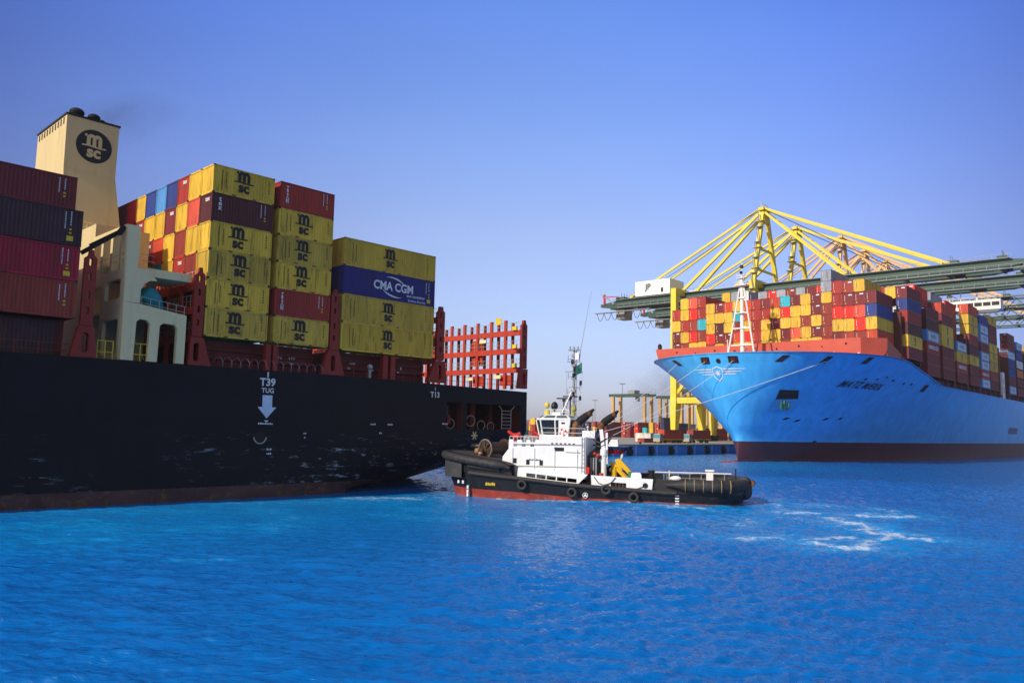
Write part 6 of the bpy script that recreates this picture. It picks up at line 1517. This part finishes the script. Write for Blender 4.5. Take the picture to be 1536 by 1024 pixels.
def rtg(s, t, label, h=24.5, span=23):
    r = empty('yard_crane', w2(s, t, QZ), ROT2, label, 'crane', 'yard gantry cranes')
    for x in (0, 8):
        for y in (0, span):
            l = MB(); l.box(x-.75, x+.75, y-.8, y+.8, 1.2, h); l.build('leg', M_RTG, r)
    for x in (0, 8): b = MB(); b.box(x-.6, x+.6, -3, span+3, h, h+1.7); b.build('girder', M_KGRN, r)
    for y in (0, span): b = MB(); b.box(-1.5, 9.5, y-.7, y+.7, .2, 1.4); b.build('sill_beam', M_RTG, r)
    b = MB(); b.box(1, 7, 8, 13, h+1.7, h+4); b.box(2, 4, 6, 8, h-3, h); b.build('trolley', M_STEEL, r)
    b = MB(); b.tube((4, -2.5, h+2.8), (4, span+2.5, h+2.8), .08, n=5); b.build('rail', M_STEEL, r)
for k, (s, t) in enumerate(((232, 206), (262, 190), (300, 200), (330, 170), (190, 134), (262, 135), (380, 215), (420, 190))): rtg(s, t, ('nearest yard gantry crane with dark girders left of the yellow leg', 'second yard gantry crane behind the nearest', 'third yard gantry crane in the haze', 'fourth yard gantry crane, half hidden by the yellow leg', 'yard gantry crane seen through the quay crane portal', 'yard gantry crane farthest behind the portal', 'faint yard gantry crane far beyond the nearest ones', 'faintest yard gantry crane on the skyline')[k])
rtg(150, 262, 'yard gantry crane beside the black stern, only its dark girder showing', 18, 30)
def light_mast(s, t, h, label):
    m = empty('light_mast', w2(s, t, QZ), 0, label, 'lamp post', 'tall yard lamp posts')
    p = MB(); p.tube((0, 0, 0), (0, 0, h), .5, .25, 8); p.build('pole', M_STEEL, m)
    p = MB(); p.box(-2.4, 2.4, -.5, .5, h, h+.7); p.box(-.5, .5, -2.4, 2.4, h+.05, h+.65); p.build('lamp_head', M_STEEL, m)
light_mast(316, 278, 38, 'tall lamp post left of the yard gantry cranes'); light_mast(410, 370, 30, 'smaller lamp post farther left in the haze')
def far_shed(s, t, L, D_, h, col, label):
    r = empty('warehouse', w2(s, t, QZ), ROT2, label, 'building', 'low terminal sheds'); b = MB(); b.box(0, L, 0, D_, 0, h); b.build('wall', col, r)
    b = MB(); b.frust([(-.5, -.5, h), (L+.5, -.5, h), (L+.5, D_+.5, h), (-.5, D_+.5, h)], [(-.5, D_*.45, h+2), (L+.5, D_*.45, h+2), (L+.5, D_*.55, h+2), (-.5, D_*.55, h+2)]); b.build('roof', M_STEEL, r)
far_shed(420, 250, 120, 40, 9, M_CONC, 'long grey shed far behind the yard cranes'); far_shed(300, 420, 160, 50, 10, M_STEEL, 'low grey shed on the far left horizon'); far_shed(560, 180, 160, 50, 11, M_CONC, 'distant shed behind the quay crane portal')

build_crowd()

# ------------------------------------------------------------------ air and smoke
def haze():
    mb = MB(); mb.box(-6600, 6600, -6600, 6600, -8, 125); m = bpy.data.materials.new('haze'); m.use_nodes = True; nt = m.node_tree
    for n in list(nt.nodes):
        if n.type == 'BSDF_PRINCIPLED': nt.nodes.remove(n)
    v = nt.nodes.new('ShaderNodeVolumePrincipled'); v.inputs['Density'].default_value = .00012; v.inputs['Color'].default_value = (.86, .88, .98, 1)
    nt.links.new(v.outputs[0], nt.nodes['Material Output'].inputs['Volume'])
    o = mb.build('haze', m); o['kind'] = 'stuff'
haze()
def smoke(name, loc, dims, rot, dens, col, scale, soft, label):
    mb = MB(); mb.box(-1, 1, -1, 1, -1, 1); m = bpy.data.materials.new('smoke'); m.use_nodes = True; nt = m.node_tree; L = nt.links
    for n in list(nt.nodes):
        if n.type == 'BSDF_PRINCIPLED': nt.nodes.remove(n)
    tc = nd(nt, 'ShaderNodeTexCoord'); ln = nd(nt, 'ShaderNodeVectorMath', operation='LENGTH'); L.new(tc.outputs['Object'], ln.inputs[0])
    fo = nd(nt, 'ShaderNodeMapRange'); fo.inputs[1].default_value = 1.0; fo.inputs[2].default_value = .1; L.new(ln.outputs['Value'], fo.inputs[0])
    no = nd(nt, 'ShaderNodeTexNoise'); no.inputs['Scale'].default_value = scale; no.inputs['Detail'].default_value = 4; L.new(tc.outputs['Object'], no.inputs[0])
    th = nd(nt, 'ShaderNodeMapRange'); th.inputs[1].default_value = soft; th.inputs[2].default_value = soft+.2; L.new(no.outputs[0], th.inputs[0])
    mu = nd(nt, 'ShaderNodeMath', operation='MULTIPLY'); L.new(fo.outputs[0], mu.inputs[0]); L.new(th.outputs[0], mu.inputs[1])
    m2 = nd(nt, 'ShaderNodeMath', operation='MULTIPLY'); L.new(mu.outputs[0], m2.inputs[0]); m2.inputs[1].default_value = dens
    v = nt.nodes.new('ShaderNodeVolumePrincipled'); v.inputs['Color'].default_value = (*col, 1); L.new(m2.outputs[0], v.inputs['Density'])
    L.new(v.outputs[0], nt.nodes['Material Output'].inputs['Volume'])
    o = mb.build(name, m); o.location = loc; o.scale = dims; o.rotation_euler = rot; o['kind'] = 'stuff'
smoke('funnel_smoke', (-50.5, 95, 43.5), (10.5, 3.5, 3.6), (0, R(-10), 0), .14, (.10, .09, .10), 1.6, .42, '')
smoke('yard_smoke', (62, 330, 23), (14, 10, 19), (0, R(12), 0), .06, (.12, .11, .11), 1.5, .40, '')
scene.cycles.volume_step_rate = 2.0
scene.cycles.use_denoising = True
scene.cycles.denoising_prefilter = 'NONE'
